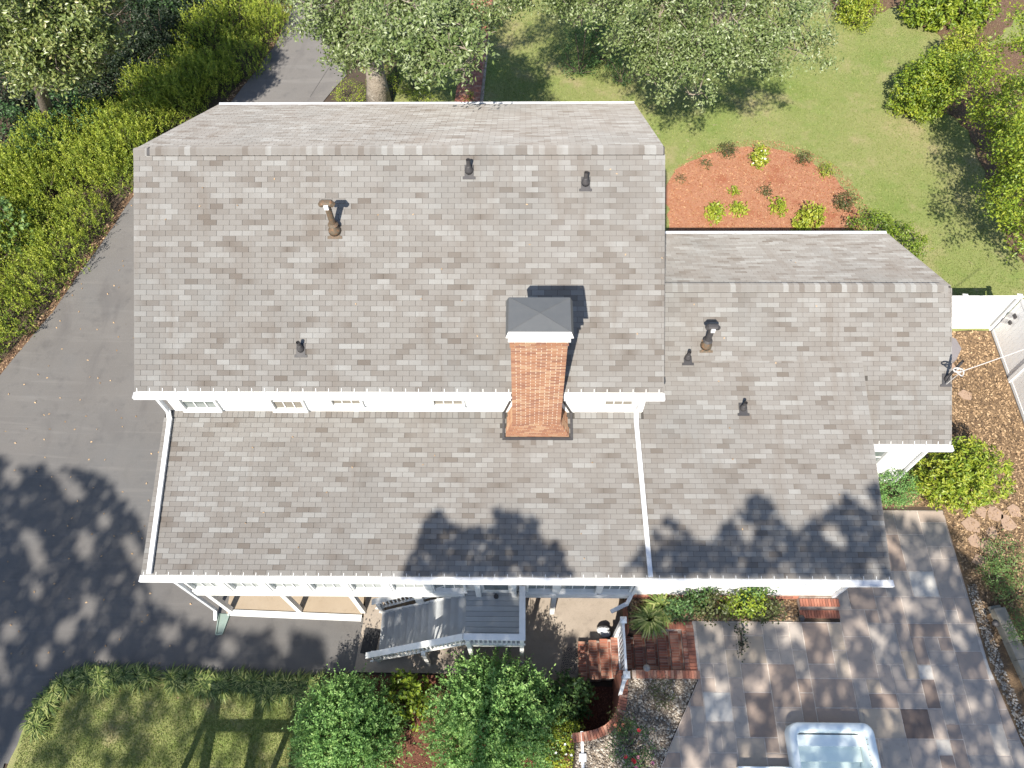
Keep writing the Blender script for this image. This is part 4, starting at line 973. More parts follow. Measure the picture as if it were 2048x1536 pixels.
q = P(1992, 1246, 2.4); lantern(q[0], q[1], 2.2, 'small dark round light on the block wall', m_flash, .75)
# service cable
cb = thing('service_cable', 'pale twisted overhead service cable tied to the roof mast', 'cable', tuple(P(1893, 765, 6.3)))
A = np.array([10.93, 10.05, 6.1]); B = P(1925, 742, 6.9); d = ray(2300, 600); Cc = CP + d * 17.5
t = MB(); t.tube([A, A * .5 + B * .5 + [0, 0, .06], B], [.013] * 3, 6); t.tube([B + (Cc - B) * k + np.array([0, 0, -.5 * k * (1 - k)]) for k in np.linspace(0, 1, 12)], [.012] * 12, 6)
t.build('wire', [m_cable], cb)
t = MB(); t.tube([B + [.09 * math.cos(a) - .05, .10 * math.sin(a) - .02, -.03 + .03 * math.sin(2 * a)] for a in np.linspace(0, 6.6, 14)], [.016] * 14, 6)
t.tube([B + [-.12 + .1 * math.cos(a), .03 + .06 * math.sin(a), 0] for a in np.linspace(0, 5.6, 12)], [.02] * 12, 6); t.build('loop', [m_cable], cb)
uc = thing('covered_table', 'pale grey covered garden table partly hidden by the roof edge', 'table', (10.9, 11.5, 1.9)); q = P(1893, 690, 2.65)
t = MB(); t.tube([(q[0], q[1], 1.92), (q[0], q[1], 2.45), (q[0], q[1], 2.6), (q[0], q[1], 2.62)], [.5, .52, .48, .24], 8); t.build('cover', [m_pale], uc)

# ------------------------------------------------------------------ fence
fb = thing('fence', 'white vinyl privacy fence behind the bark bed joining the house wall', 'fence', (13.5, 14.6, 1.9))
fs = thing('fence', 'long white vinyl privacy fence down the right side of the bark bed', 'fence', (15.6, 11, 1.9))
def panel_run(root, a, b, posts, boardw=.16):
    a = np.array(a, float); b = np.array(b, float); L = np.linalg.norm(b - a); d = (b - a) / L; n = int(L / boardw); ang = math.atan2(d[1], d[0])
    mb = MB(); mb.box(0, boardw - .006, -.015, .015, 0, 1.66); me = mesh_np('board', mb.V, mb.F, m_white2)
    for i in range(n): c = a + d * i * boardw; link('board', me, root, (c[0], c[1], 1.98), (0, 0, ang))
    t = MB(); t.obox((*a, 3.67), (*b, 3.67), .05, .09); t.obox((*a, 1.96), (*b, 1.96), .05, .12); t.build('rail', [m_white2], root)
    for p in posts:
        c = a + d * p; t = MB(); t.box(c[0] - .065, c[0] + .065, c[1] - .065, c[1] + .065, 1.88, 3.74); q = t.build('post', [m_white2], root)
        t = MB(); t.add([(c[0] - .085, c[1] - .085, 3.74), (c[0] + .085, c[1] - .085, 3.74), (c[0] + .085, c[1] + .085, 3.74), (c[0] - .085, c[1] + .085, 3.74), (c[0], c[1], 3.83)], [(0, 1, 4), (1, 2, 4), (2, 3, 4), (3, 0, 4), (3, 2, 1, 0)]); t.build('post_cap', [m_white2], q)
panel_run(fb, (10.98, 14.6), (15.56, 14.62), [0.0, 2.9, 4.6]); panel_run(fs, (15.62, 14.5), (15.62, -3), [1.9, 4.2, 6.5, 8.8, 11.1])
t = MB(); t.box(15.50, 15.56, 14.1, 14.25, 3.2, 3.3); t.box(15.50, 15.56, 14.08, 14.2, 2.9, 3.0); t.build('latch', [m_flash], fs)

# ------------------------------------------------------------------ brick path (front)
pA = P(928, 212, 1.93)[:2]; pB = P(958, 0, 1.93)[:2]
path = sheet('brick_path', [(-3.05, 18.9), (-1.75, 18.9), (-1.35, 36), (-2.85, 36)], .055, m_mortar2, 0)
PX0 = float(P(905, 205, 1.93)[0]); PX1 = float(P(955, 205, 1.93)[0])
path.data.vertices.foreach_set('co', np.array([(PX0, 18.9, 1.955 - .02), (PX1, 18.9, 1.935), (P(990, 0, 1.93)[0], P(990, 0, 1.93)[1] + 3, 1.935), (P(940, 0, 1.93)[0], P(940, 0, 1.93)[1] + 3, 1.935)], np.float32).ravel()); path.data.update()
pk = MB(); cnt = 0; ytop = P(965, 0, 1.93)[1] + 2; y = 21.5; row = 0
Lx = lambda y: (PX0 + (P(940, 0, 1.93)[0] - PX0) * (y - 24) / (P(940, 0, 1.93)[1] - 24))
wpath = PX1 - PX0
PX24 = None
while y < ytop:
    x = Lx(y); k = 0; x = x - (.1 if row % 2 else 0)
    while x < Lx(y) + wpath - .05:
        a, b = max(x, Lx(y)), min(x + .2, Lx(y) + wpath)
        if b - a > .04:
            if cnt < 290: link('brick', brick_mesh(round(b - a, 2), .092, .03, random.choice(tones[2:]), m_brick), path, (a, y, 1.95)); cnt += 1
            else: pk.box(a, b, y, y + .092, 1.94, 1.98, tone=random.random())
        x += .208
    y += .1; row += 1
if pk.V: o = pk.build('bricks', [m_brick], path); o['kind'] = 'stuff'

# ------------------------------------------------------------------ vegetation
def put(name, parts, parent, m):
    Vs = []; Fs = []; Ts = []; nb = 0
    for V, F, T_ in parts: Vs.append(V); Fs.append(F + nb); Ts.append(T_); nb += len(V)
    V = np.concatenate(Vs); base = WL[parent] if parent is not None else 0
    return link(name, mesh_np(name, V - base, np.concatenate(Fs), m, tone=np.concatenate(Ts)), parent)
def blob_clusters(blobs, dens, shell=.55):
    """points in ellipsoid blobs, biased to the outside; returns centres + outward normals"""
    C = []; N = []
    for (c, r) in blobs:
        c = np.array(c, float); r = np.array(r if hasattr(r, '__len__') else (r, r, r * .75), float); n = int(dens * (r[0] * r[1] * r[2]) ** (2 / 3) * 12)
        d = rng.normal(size=(n, 3)); d /= np.linalg.norm(d, axis=1, keepdims=True); q = rng.uniform(shell ** 3, 1, n) ** (1 / 3)
        lump = 1 + .14 * np.sin(d[:, 0] * 5 + c[0] * 3) * np.sin(d[:, 1] * 6 + c[1]) + .1 * np.sin(d[:, 2] * 9)
        C.append(c + d * r * (q * lump)[:, None]); N.append(d)
    return np.concatenate(C), np.concatenate(N)
def clumped(blobs, dens, shell, sub=10, sp=.17):
    C, N = blob_clusters(blobs, dens / sub, shell)
    return np.repeat(C, sub, 0) + rng.normal(size=(len(C) * sub, 3)) * [sp, sp, sp * .55], np.repeat(N, sub, 0)
def foliage(C, N, per, spread, L, W, tone_lo=0, tone_hi=1, upb=.6, jit=.8):
    """per leaves around each cluster centre"""
    n = len(C); CC = np.repeat(C, per, 0) + rng.normal(size=(n * per, 3)) * spread
    NN = np.repeat(N, per, 0) * .5 + rng.normal(size=(n * per, 3)) * jit + [0, 0, upb]
    tc = np.repeat(rng.uniform(tone_lo, tone_hi, n), per); t = np.clip(tc * .6 + rng.uniform(tone_lo, tone_hi, n * per) * .4, 0, 1)
    LL = L * rng.uniform(.7, 1.3, n * per); return leaves(CC, NN, LL, LL * (W / L), t)
def shoots(base, tips, per, L, W, lo=0, hi=1, flare=.9):
    """leafy upright shoots: per leaves along each base->tip line"""
    n = len(base); k = np.tile(np.linspace(.1, 1, per), n); B = np.repeat(base, per, 0); Tt = np.repeat(tips, per, 0)
    Cc = B + (Tt - B) * k[:, None]; ax = (Tt - B); ax /= np.linalg.norm(ax, axis=1, keepdims=True)
    rd = rng.normal(size=(n * per, 3)); rd -= (rd * ax).sum(1, keepdims=True) * ax; rd /= np.linalg.norm(rd, axis=1, keepdims=True)
    dirn = rd * flare + ax; dirn /= np.linalg.norm(dirn, axis=1, keepdims=True); LL = L * rng.uniform(.7, 1.2, n * per)
    tc = np.clip(np.repeat(rng.uniform(lo, hi, n), per) * .6 + k * .3 + rng.uniform(-.1, .15, n * per), 0, 1)
    Nn = np.cross(dirn, rng.normal(size=dirn.shape)) + ax * .3
    return leaves(Cc + dirn * LL[:, None] * .5, Nn, LL, LL * (W / L), tc, droop=dirn)
def stems(pts_from, pts_to, r, m=None):
    mb = MB()
    for a, b in zip(pts_from, pts_to):
        a = np.array(a); b = np.array(b); mid = a * .5 + b * .5 + rng.normal(size=3) * np.linalg.norm(b - a) * .06; mb.tube([a, mid, b], [r, r * .7, r * .35], 5, cap=False)
    return mb

# --- shrub prototypes (mesh data shared)
def hedge_mesh(seed, R, H, nsh, per=15, L=.08, W=.034):
    d = rng.normal(size=(nsh, 2)); rr = np.sqrt(rng.uniform(0, 1, nsh)); d = d / np.linalg.norm(d, axis=1, keepdims=True) * rr[:, None]
    bx = d * R; dome = np.sqrt(np.clip(1 - rr ** 2 * .85, .05, 1)) * H * (1 + .12 * np.sin(bx[:, 0] * 4 + seed) * np.cos(bx[:, 1] * 5))
    tip = np.stack([bx[:, 0] * 1.05, bx[:, 1] * 1.05, dome + rng.uniform(-.3, .4, nsh)], 1); lean = rng.normal(size=(nsh, 3)) * .12; tip += lean * [1, 1, 0]
    base = tip - np.stack([d[:, 0] * .25, d[:, 1] * .25, np.full(nsh, 1.)], 1) * rng.uniform(.35, .6, nsh)[:, None] - lean
    V, F, t = shoots(base, tip, per, L, W)
    m2 = nsh; dd = rng.normal(size=(m2, 3)); dd[:, 2] = abs(dd[:, 2]); dd /= np.linalg.norm(dd, axis=1, keepdims=True)
    V2, F2, t2 = foliage(dd * [R * .9, R * .9, H * .85] * rng.uniform(.6, 1, m2)[:, None], dd, 4, .07, L, W * 1.2, 0, .5)
    return mesh_np('foliage', np.concatenate([V, V2]), np.concatenate([F, F2 + len(V)]), m_l_hedge, tone=np.concatenate([t, t2]))
def stem_mesh(R, H, n=7, r=.02):
    mb = MB()
    for i in range(n):
        a = random.uniform(0, 6.28); q = random.uniform(.2, .75) * R; mb.tube([(0, 0, 0), (q * .4 * math.cos(a), q * .4 * math.sin(a), H * .4), (q * math.cos(a), q * math.sin(a), H * .8)], [r, r * .7, r * .3], 5, cap=False)
    return mesh_np('stem', mb.V, mb.F, m_bark2)
HP = [(hedge_mesh(i, 1.25, 1.6, 330), stem_mesh(1.2, 1.5)) for i in range(4)]
GH = 'evergreen shrubs massed on the bank beside the drive'
def inst(proto, name, label, cat, loc, rot, sc, group):
    r = thing(name, label, cat, loc, group); r.rotation_euler = (0, 0, rot); r.scale = sc if hasattr(sc, '__len__') else (sc,) * 3
    for nm, me in zip(('foliage', 'stem'), proto):
        o = bpy.data.objects.new(nm, me); COL.objects.link(o); o.parent = r; WL[o] = WL[r]
    return r
hedge_px = []
edge = [(585, 15), (560, 75), (520, 130), (470, 180), (400, 235), (300, 300), (255, 385), (205, 450), (160, 510), (105, 585), (50, 650), (0, 720)]
for k, (ex, ey) in enumerate(edge):
    # rows stepping away from the drive, up the bank
    dirs = np.array([-.84, .42]) if True else 0
    p0 = PG(ex, ey + 10)[:2]
    for r in range(4 if 1 <= k <= 9 else 3):
        q = p0 + np.array([.12 if k > 5 else -.05, 0]) + dirs * (.8 + r * 1.55) + rng.normal(size=2) * .18
        hedge_px.append((q, r))
lab_h = ['sunlit yellow green evergreen shrub in the front row along the drive', 'olive green evergreen shrub in the second row of the bank', 'evergreen shrub in the third row of the bank above the drive', 'evergreen shrub in the back row of the bank nearest the dark trees']
def proj(p):
    v = np.array(p, float) - CP; d = v @ CF; return 1024 + F_PX * (v @ CX) / d, 768 - F_PX * (v @ CU) / d
hedge_px += [(PG(a, b)[:2], 1) for a, b in ((300, 262), (350, 222), (255, 308), (400, 185), (215, 345), (20, 420), (60, 380))]
hedge_px = [(q, r) for q, r in hedge_px if proj((q[0], q[1], G(q[0], q[1]) + 1.2))[1] > np.interp(proj((q[0], q[1], G(q[0], q[1]) + 1.2))[0], [-50, 0, 130, 240, 330, 400, 430], [320, 300, 245, 185, 120, 60, -40])]
for i, (q, r) in enumerate(hedge_px):
    s = random.uniform(.88, 1.12) * (1.0 if r else .86); inst(HP[i % 4], 'evergreen_shrub', lab_h[r], 'shrub', (q[0], q[1], G(q[0], q[1]) - .05 + r * .12), random.uniform(0, 6.28), (s, s, s * random.uniform(.85, 1.1)), GH + f', {["front", "second", "third", "back"][r]} row')

# --- trees
def limb_path(a, b, bend=.05, n=5):
    a = np.array(a, float); b = np.array(b, float); L = np.linalg.norm(b - a); off = rng.normal(size=3) * L * bend; off[2] = abs(off[2]) * .5
    return [a + (b - a) * k + off * math.sin(k * math.pi) for k in np.linspace(0, 1, n)]
def tree(name, label, base, top, r0, blobs, leafm, bark, per=16, spread=.16, L=.10, W=.05, dens=7, twigs=True, lo=0, hi=1, group=None, lean=(0, 0), shell=.5):
    root = thing(name, label, 'tree', tuple(base), group)
    base = np.array(base, float); top = np.array(top, float); n = 7
    pts = [base + (top - base) * k + np.array([math.sin(k * 5) * .06, math.cos(k * 4) * .06, 0]) for k in np.linspace(0, 1, n)]; rad = [r0 * (1.25 if i == 0 else 1 - .55 * i / (n - 1)) for i in range(n)]
    mb = MB(); mb.tube(pts, rad, 14); mb.build('trunk', [bark], root, smooth=True)
    br = MB(); C, N = clumped(blobs, dens, shell)
    for (c, r) in blobs:
        if max(r) < .42 and twigs: continue
        s_ = pts[random.randint(3, 6)]; pth = limb_path(s_, np.array(c) - [0, 0, .25]); R = [r0 * .26 * (1 - .8 * i / 4) for i in range(5)]; br.tube(pth, R, 7, cap=False)
        rr = r if not hasattr(r, '__len__') else max(r)
        for _ in range(4 if twigs else 3):
            dv = rng.normal(size=3); dv[2] = dv[2] * .5 + .1; dv /= np.linalg.norm(dv); s2 = pth[random.randint(2, 4)]; e = np.array(c) + dv * rr * .85; pp = limb_path(s2, e, .1, 4); br.tube(pp, [r0 * .07, r0 * .05, r0 * .035, r0 * .015], 5, cap=False)
            for _ in range(3):
                e2 = pp[2] + rng.normal(size=3) * rr * .35; br.tube([pp[random.randint(1, 2)], e2], [r0 * .04, r0 * .012], 4, cap=False)
    br.build('branches', [bark if not twigs else m_twig], root, smooth=True)
    put('crown', [foliage(C, N, per, spread, L, W, lo, hi)], root, leafm); return root
# oak by the drive; crown overhangs drive and path
def B(px, py, z, r, sq=.7): return (tuple(P(px, py, z)), (r * .76, r * .76, r * sq * .76))
tb = P(757, 205, 1.9)
oak1 = [B(650, 20, 8.6, 1.35), B(720, 55, 8.2, 1.5), B(690, 110, 7.0, 1.05, .55), B(790, 30, 9.0, 1.5), B(830, 90, 8.4, 1.35), B(770, 80, 7.8, .9, .6), B(820, 60, 10, 1.3), B(860, 85, 10.3, 1.1), B(900, 55, 10.6, 1.1), B(910, 125, 10.8, .75), B(885, 20, 10.3, 1.2), B(780, 60, 9.4, 1.3), B(735, 85, 8.4, 1.1), B(880, 45, 10.2, 1.2), B(905, 100, 10.4, .95, .6), B(940, 85, 11, .62, .6), B(928, 150, 11, .5, .6), B(870, 135, 10, .75, .6), B(650, 70, 7.6, .7, .6), B(940, 20, 9.0, .9), B(700, -60, 9.5, 1.9), B(820, -60, 10, 2.0), B(620, -30, 8.5, 1.2), B(690, 140, 7, .4), B(865, 165, 10.5, .35), B(952, 165, 11.5, .28), B(955, 190, 11.5, .16), B(915, 185, 11.2, .2)]
ct = np.mean([b[0] for b in oak1[:9]], 0)
tree('oak_tree', 'oak tree with pale trunk rising behind the roof edge beside the drive', (tb[0], tb[1], 1.8), (tb[0] + .1, tb[1] + .5, 8.2), .43, oak1, m_l_oak, m_bark, per=16, spread=.15, L=.125, W=.062, dens=13, shell=.25)
oak2 = [B(1000, -80, 10, 2.2), B(1120, -90, 10.5, 2.4), B(1230, -90, 11, 2.2), B(1060, -15, 9.5, .9, .5), B(1270, 70, 9, 1.2), B(1320, 20, 9.5, 1.4), B(1420, 90, 9.4, 1.3), B(1500, 20, 9.6, 1.4), B(1580, 80, 9.2, 1.1), B(1210, 0, 9, 1.0, .5), B(1350, 120, 9, 1.0), B(1030, 10, 8.5, .9, .5), B(1110, 5, 8.5, 1.0, .5), B(1160, 20, 8.0, .7, .5), B(1290, 40, 9.4, 1.5), B(1370, 90, 9.2, 1.5), B(1330, 150, 8.2, .95, .6), B(1400, 175, 7.8, .6, .6), B(1460, 50, 9.6, 1.5), B(1520, 110, 9.0, 1.15, .6), B(1560, 40, 9.6, 1.2), B(1620, 80, 9.2, .85, .6), B(1650, 115, 8.8, .5, .6), B(1440, 120, 8.8, 1.0, .6), B(1240, -20, 9.2, 1.4), B(1390, -50, 10, 1.9), B(1540, -50, 10, 1.7), B(1300, 100, 8.5, .9, .6), B(1600, 10, 9.3, .9), B(1480, 165, 8, .4), B(1345, 185, 7.6, .35)]
tb2 = P(1400, -30, 1.9)
tree('oak_tree', 'spreading oak over the front lawn with small silvery green leaves', (tb2[0], tb2[1] + 1.5, 1.85), (tb2[0], tb2[1] + 1.2, 8.8), .36, oak2, m_l_oak, m_bark, per=16, spread=.13, L=.105, W=.05, dens=11, lo=.05, shell=.25)
# magnolia top left
mb0 = P(95, 245, 1.6)
mag = [B(100, 80, 8.5, 1.7), B(40, 110, 8.0, 1.3), B(160, 90, 8.0, 1.5), B(190, 30, 8.6, 1.4), B(110, 0, 9.2, 2.0), B(20, 30, 9.2, 1.8), B(120, 150, 7.0, 1.0, .5), B(210, 95, 7.6, .9, .5), B(60, 40, 9.0, 1.5), B(140, 30, 8.6, 1.4), B(200, 60, 8.0, .9, .6), B(130, 110, 7.4, 1.2), B(60, 160, 6.4, .7, .5), B(180, 130, 7.0, .8, .6), B(215, 20, 8.0, .9), B(30, -30, 9, 1.8), B(130, -50, 9, 1.9), B(90, 165, 6.6, .5, .5), B(190, 165, 6.4, .4, .5), B(10, 90, 8, .9)]
tree('magnolia_tree', 'glossy leaved magnolia leaning at the top left corner above dark undergrowth', (mb0[0], mb0[1], 1.4), tuple(P(60, 110, 7.2)), .28, mag, m_l_mag, m_bark2, per=14, spread=.14, L=.145, W=.072, dens=11, shell=.25, hi=.85)
# dark undergrowth behind the bank
def shrub(name, label, px, py, rpx, h, zc=None, leafm=m_l_shrub, L=.09, W=.045, dens=16, per=9, spread=.07, lo=0, hi=1, group=None, lobes=1, cat='shrub', flowers=None, zg=None, ry=None, shell=.72, upb=.7):
    c = PG(px, py, h * .55) if zg is None else P(px, py, zg + h * .55); dp = (c - CP) @ CF; R = rpx * dp / F_PX; RY = R if ry is None else ry * dp / F_PX
    g0 = G(c[0], c[1]) if zg is None else zg
    root = thing(name, label, cat, (c[0], c[1], g0), group)
    bl = [((c[0], c[1], g0 + h * .5), (R, RY, h * .52))]
    if lobes > 1:
        bl = [((c[0] + math.cos(a) * R * .42, c[1] + math.sin(a) * RY * .42, g0 + h * random.uniform(.42, .55)), (R * .62, RY * .62, h * .48)) for a in np.linspace(random.uniform(0, 2), 6.28 + random.uniform(0, 2), lobes + 1)[:-1]] + [((c[0], c[1], g0 + h * .5), (R * .7, RY * .7, h * .5))]
    C, N = blob_clusters(bl, dens * 1.25, shell); keep = C[:, 2] > g0 + .02; C, N = C[keep], N[keep]
    put('foliage', [foliage(C, N, per, spread, L, W, lo, hi, upb)], root, leafm)
    e = C[rng.choice(len(C), min(10, len(C)), replace=False)]
    sm = stems([(c[0] + random.uniform(-.08, .08), c[1] + random.uniform(-.08, .08), g0)] * len(e), e, max(.012, .018 * h)); sm.build('stem', [m_bark2], root)
    if flowers:
        fm, nf, fs_ = flowers; top = C[np.argsort(-C[:, 2] - C[:, 1] * 0)[:max(nf * 4, 8)]]; q = top[rng.choice(len(top), nf)] + [0, 0, .05]
        V0 = np.concatenate([np.array([[0, 0, 0]]), np.array([[math.cos(a) * fs_ * .55 * (1 if k % 2 else .75), math.sin(a) * fs_ * .55 * (1 if k % 2 else .75), fs_ * .18] for k, a in enumerate(np.linspace(0, 6.283, 11)[:-1])])])
        fme = mesh_np('flower', V0, np.array([(0, k + 1, (k + 1) % 10 + 1) for k in range(10)]), fm)
        for qq in q: link('flower', fme, root, qq, (random.uniform(-.5, .5), random.uniform(-.5, .5), random.uniform(0, 6)))
    return root
UG = 'dark undergrowth shrubs behind the sunny bank'
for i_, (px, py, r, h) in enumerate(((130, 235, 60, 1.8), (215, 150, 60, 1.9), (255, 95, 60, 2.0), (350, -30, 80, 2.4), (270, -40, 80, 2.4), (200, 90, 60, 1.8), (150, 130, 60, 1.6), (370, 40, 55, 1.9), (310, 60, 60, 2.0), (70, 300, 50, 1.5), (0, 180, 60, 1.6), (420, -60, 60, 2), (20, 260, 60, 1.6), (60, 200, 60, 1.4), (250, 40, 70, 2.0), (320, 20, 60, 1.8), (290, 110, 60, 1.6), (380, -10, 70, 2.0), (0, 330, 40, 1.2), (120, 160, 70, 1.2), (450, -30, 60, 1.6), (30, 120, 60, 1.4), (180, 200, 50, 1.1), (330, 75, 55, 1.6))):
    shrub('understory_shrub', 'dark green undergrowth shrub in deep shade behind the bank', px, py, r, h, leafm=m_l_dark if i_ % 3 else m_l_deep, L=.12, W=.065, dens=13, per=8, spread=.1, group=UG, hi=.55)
shrub('maple_sapling', 'bright green broad leaved maple sapling at the left edge of the bank', 12, 445, 45, 2.4, leafm=m_l_deep, L=.14, W=.11, dens=9, per=7, lo=.4)
# front shrubs near drive / trunk
for (px, py, r, h, lb) in ((700, 185, 34, .9, 'low juniper left of the oak trunk'), (820, 160, 42, 1.0, 'spreading juniper between the oak trunk and brick path'), (770, 130, 40, .9, 'juniper behind the oak trunk under the branches'), (850, 200, 26, .7, 'small juniper against the roof edge beside the path'), (940, 190, 12, .4, 'tiny box plant on the right edge of the brick path')):
    shrub('juniper', lb, px, py, r, h, leafm=m_l_hedge, L=.07, W=.025, dens=26, per=8, lo=.1, hi=.9)
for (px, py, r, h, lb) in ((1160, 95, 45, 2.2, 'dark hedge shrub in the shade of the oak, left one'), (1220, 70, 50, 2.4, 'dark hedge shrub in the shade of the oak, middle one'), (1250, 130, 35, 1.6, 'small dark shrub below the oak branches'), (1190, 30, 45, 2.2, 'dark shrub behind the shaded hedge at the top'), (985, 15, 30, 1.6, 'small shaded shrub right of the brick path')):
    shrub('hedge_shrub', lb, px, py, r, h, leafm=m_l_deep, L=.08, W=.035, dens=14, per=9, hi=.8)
# right side shrubs
shrub('holly_shrub', 'rounded glossy yellow green shrub standing on the lawn, nearer of the joined pair', 1862, 165, 66, 2.6, leafm=m_l_shrub, L=.11, W=.055, dens=17, lobes=4, hi=.85)
shrub('holly_shrub', 'rounded glossy shrub behind and right of its joined twin on the lawn', 1912, 112, 48, 2.5, leafm=m_l_shrub, L=.11, W=.055, dens=17, lobes=3, lo=.2)
shrub('holly_shrub', 'yellow green shrub cut by the top edge of the picture above the lawn', 1725, 0, 52, 1.9, leafm=m_l_shrub, L=.09, W=.045, dens=17, lobes=3, lo=.2)
shrub('laurel_shrub', 'large leaved bright green laurel at the top right', 1860, 10, 50, 1.9, leafm=m_l_shrub, L=.17, W=.075, dens=10, lobes=3, hi=.75)
shrub('laurel_shrub', 'second large leaved laurel touching the top edge at the right', 1945, 5, 52, 1.9, leafm=m_l_shrub, L=.17, W=.075, dens=10, lobes=3, hi=.7)
rt = [((lambda q: (tuple(q), (r, r, r * .8)))(P(px, py, z))) for (px, py, z, r) in ((1975, 180, 5.2, .95), (2020, 130, 5.8, 1.2), (2005, 240, 5.0, 1.1), (2040, 310, 4.8, 1.2), (2060, 220, 5.8, 1.5), (2030, 390, 4.2, .9), (2070, 380, 4.6, 1.2), (2150, 430, 6.5, 1.9), (2160, 250, 7.5, 2.0), (1985, 215, 4.6, .7), (2040, 70, 5.8, .9), (2110, 300, 5.5, 1.8), (2050, 450, 3.8, .7))]
q = P(2040, 330, 1.9)
tree('cherry_laurel', 'dense leafy evergreen tree at the right edge casting ragged shade on the lawn', (q[0] + .6, q[1] + .2, 1.85), (q[0] + .5, q[1], 4.6), .16, rt, m_l_shrub, m_bark2, per=11, spread=.13, L=.11, W=.055, dens=12, twigs=False, hi=.85)
shrub('boxwood_hedge', 'dark glossy hedge curving out from behind the wing roof edge', 1745, 462, 48, 1.25, leafm=m_l_shrub, L=.08, W=.045, dens=30, hi=.6)
shrub('boxwood_hedge', 'dark glossy hedge following the wing roof edge down to the right', 1800, 490, 52, 1.25, leafm=m_l_shrub, L=.08, W=.045, dens=30, hi=.6)
shrub('camellia', 'large rounded yellow green shrub below the wing roof corner', 1925, 945, 90, 2.3, leafm=m_l_shrub, L=.12, W=.05, dens=16, lobes=5, lo=.1, spread=.05, ry=72)
shrub('boxwood', 'small round dark green bush tucked against the wing wall', 1795, 972, 40, 1.2, leafm=m_l_crape, L=.06, W=.03, dens=70, lobes=1, spread=.05, lo=.1, hi=.8)
for (px, py, r, lb) in ((2010, 1110, 38, 'feathery blue green juniper at the right edge above the block wall'), (2045, 1190, 45, 'feathery juniper beside the block wall at the right edge'), (2040, 1260, 30, 'juniper spilling over the block wall'), (1990, 1150, 25, 'low juniper tip at the patio edge')):
    shrub('juniper', lb, px, py, r, .7, leafm=m_l_deep, L=.085, W=.022, dens=30, per=10, lo=.3, spread=.08)
# mulch bed plants
for (px, py, r, h, m_, lb, fl_) in (
   
    (1458, 298, 20, .6, m_l_olive, 'twiggy olive shrub at the top edge of the mulch bed', None), (1518, 312, 20, .9, m_l_shrub, 'leafy shrub with white flowers in the mulch bed', (m_petal, 16, .09)),
    (1412, 328, 13, .3, m_l_olive, 'tiny plant at the upper left of the mulch bed', None), (1607, 315, 16, .5, m_l_olive, 'sparse bronze shrub right of the white flowers', None),
    (1652, 342, 18, .5, m_l_hedge, 'small green shrub on the right rim of the mulch bed', None), (1690, 402, 26, .7, m_l_olive, 'brownish green shrub at the right end of the mulch bed', None),
    (1430, 425, 22, .6, m_l_shrub, 'bright green hydrangea at the left front of the mulch bed', None), (1478, 417, 19, .45, m_l_shrub, 'round lime plant beside the hydrangea', None), (1468, 386, 11, .3, m_l_shrub, 'tiny lime plant in the middle of the mulch', None),
    (1556, 414, 19, .45, m_l_shrub, 'round lime plant alone in the front of the mulch', None), (1625, 430, 30, .7, m_l_shrub, 'open leafy green shrub near the wing roof', None), (1605, 455, 22, .5, m_l_shrub, 'leafy shrub touching the wing roof edge', None),
    (1530, 382, 15, .35, m_l_olive, 'thin dark seedling in the middle of the mulch bed', None), (1362, 358, 14, .25, m_l_olive, 'flat green plant at the left tip of the mulch bed', None)):
    shrub('garden_plant', lb, px, py, r * .88, h, leafm=m_, L=.115 if m_ is m_l_shrub else .075, W=.065 if m_ is m_l_shrub else .03, dens=34 if m_ is m_l_shrub else 44, per=7, cat='plant', lo=.3 if m_ is m_l_shrub else 0, flowers=fl_, shell=.4)
# bottom shrubs
def plume_shrub(name, label, px, py, rpx, h, nsh, lo, hi, leafm=m_l_crape, zg=0, L=.08, W=.035):
    c = P(px, py, zg + h * .6); dp = (c - CP) @ CF; R = rpx * dp / F_PX; root = thing(name, label, 'shrub', (c[0], c[1], zg))
    k = nsh; d = rng.normal(size=(k, 3)); d[:, 2] = np.abs(d[:, 2]) * 1.1; d /= np.linalg.norm(d, axis=1, keepdims=True); s_ = rng.uniform(.55, 1.05, k)[:, None]
    tip = c * [1, 1, 0] + [0, 0, zg + h * .35] + d * [R, R, h * .65] * s_; base = tip - (d * .6 + [0, 0, .5]) * rng.uniform(.3, .55, k)[:, None]
    V, F, t = shoots(base, tip, 16, L, W, lo, hi, 1.4); V2, F2, t2 = shoots(base + rng.normal(size=(k, 3)) * .12, tip + rng.normal(size=(k, 3)) * .2, 12, L, W, lo, hi * .8, 1.6)
    put('foliage', [(V, F, t), (V2, F2, t2)], root, leafm)
    e = tip[rng.choice(k, 16)]; stems([(c[0], c[1], zg)] * 16, e, .03).build('stem', [m_bark2], root)
plume_shrub('crape_myrtle', 'large feathery green crape myrtle in front of the walkway', 985, 1445, 146, 3.0, 1700, .4, 1, zg=0, L=.085, W=.04)
plume_shrub('crape_myrtle', 'feathery grey green crape myrtle at the edge of the back lawn', 692, 1462, 116, 2.4, 1250, .2, .9, zg=0, L=.085, W=.038)
shrub('hydrangea', 'yellow green broad leaved hydrangea between the two crape myrtles', 812, 1398, 50, 1.3, leafm=m_l_shrub, L=.14, W=.09, dens=16, zg=0, hi=.7)
shrub('hydrangea', 'dark leaved hydrangea at the edge of the dark mulch', 1140, 1395, 46, 1.4, leafm=m_l_deep, L=.11, W=.07, dens=22, zg=0, hi=.8)
shrub('gardenia', 'bright lime green shrub beside the white railing post', 1128, 1492, 52, 1.9, leafm=m_l_shrub, L=.08, W=.042, dens=34, zg=0, lo=.2, flowers=(m_petal, 6, .07))
shrub('hydrangea', 'bluish green shrub between the crape myrtle and lime shrub', 1128, 1420, 26, 1.7, leafm=m_l_deep, L=.09, W=.05, dens=14, zg=0, lo=.3)
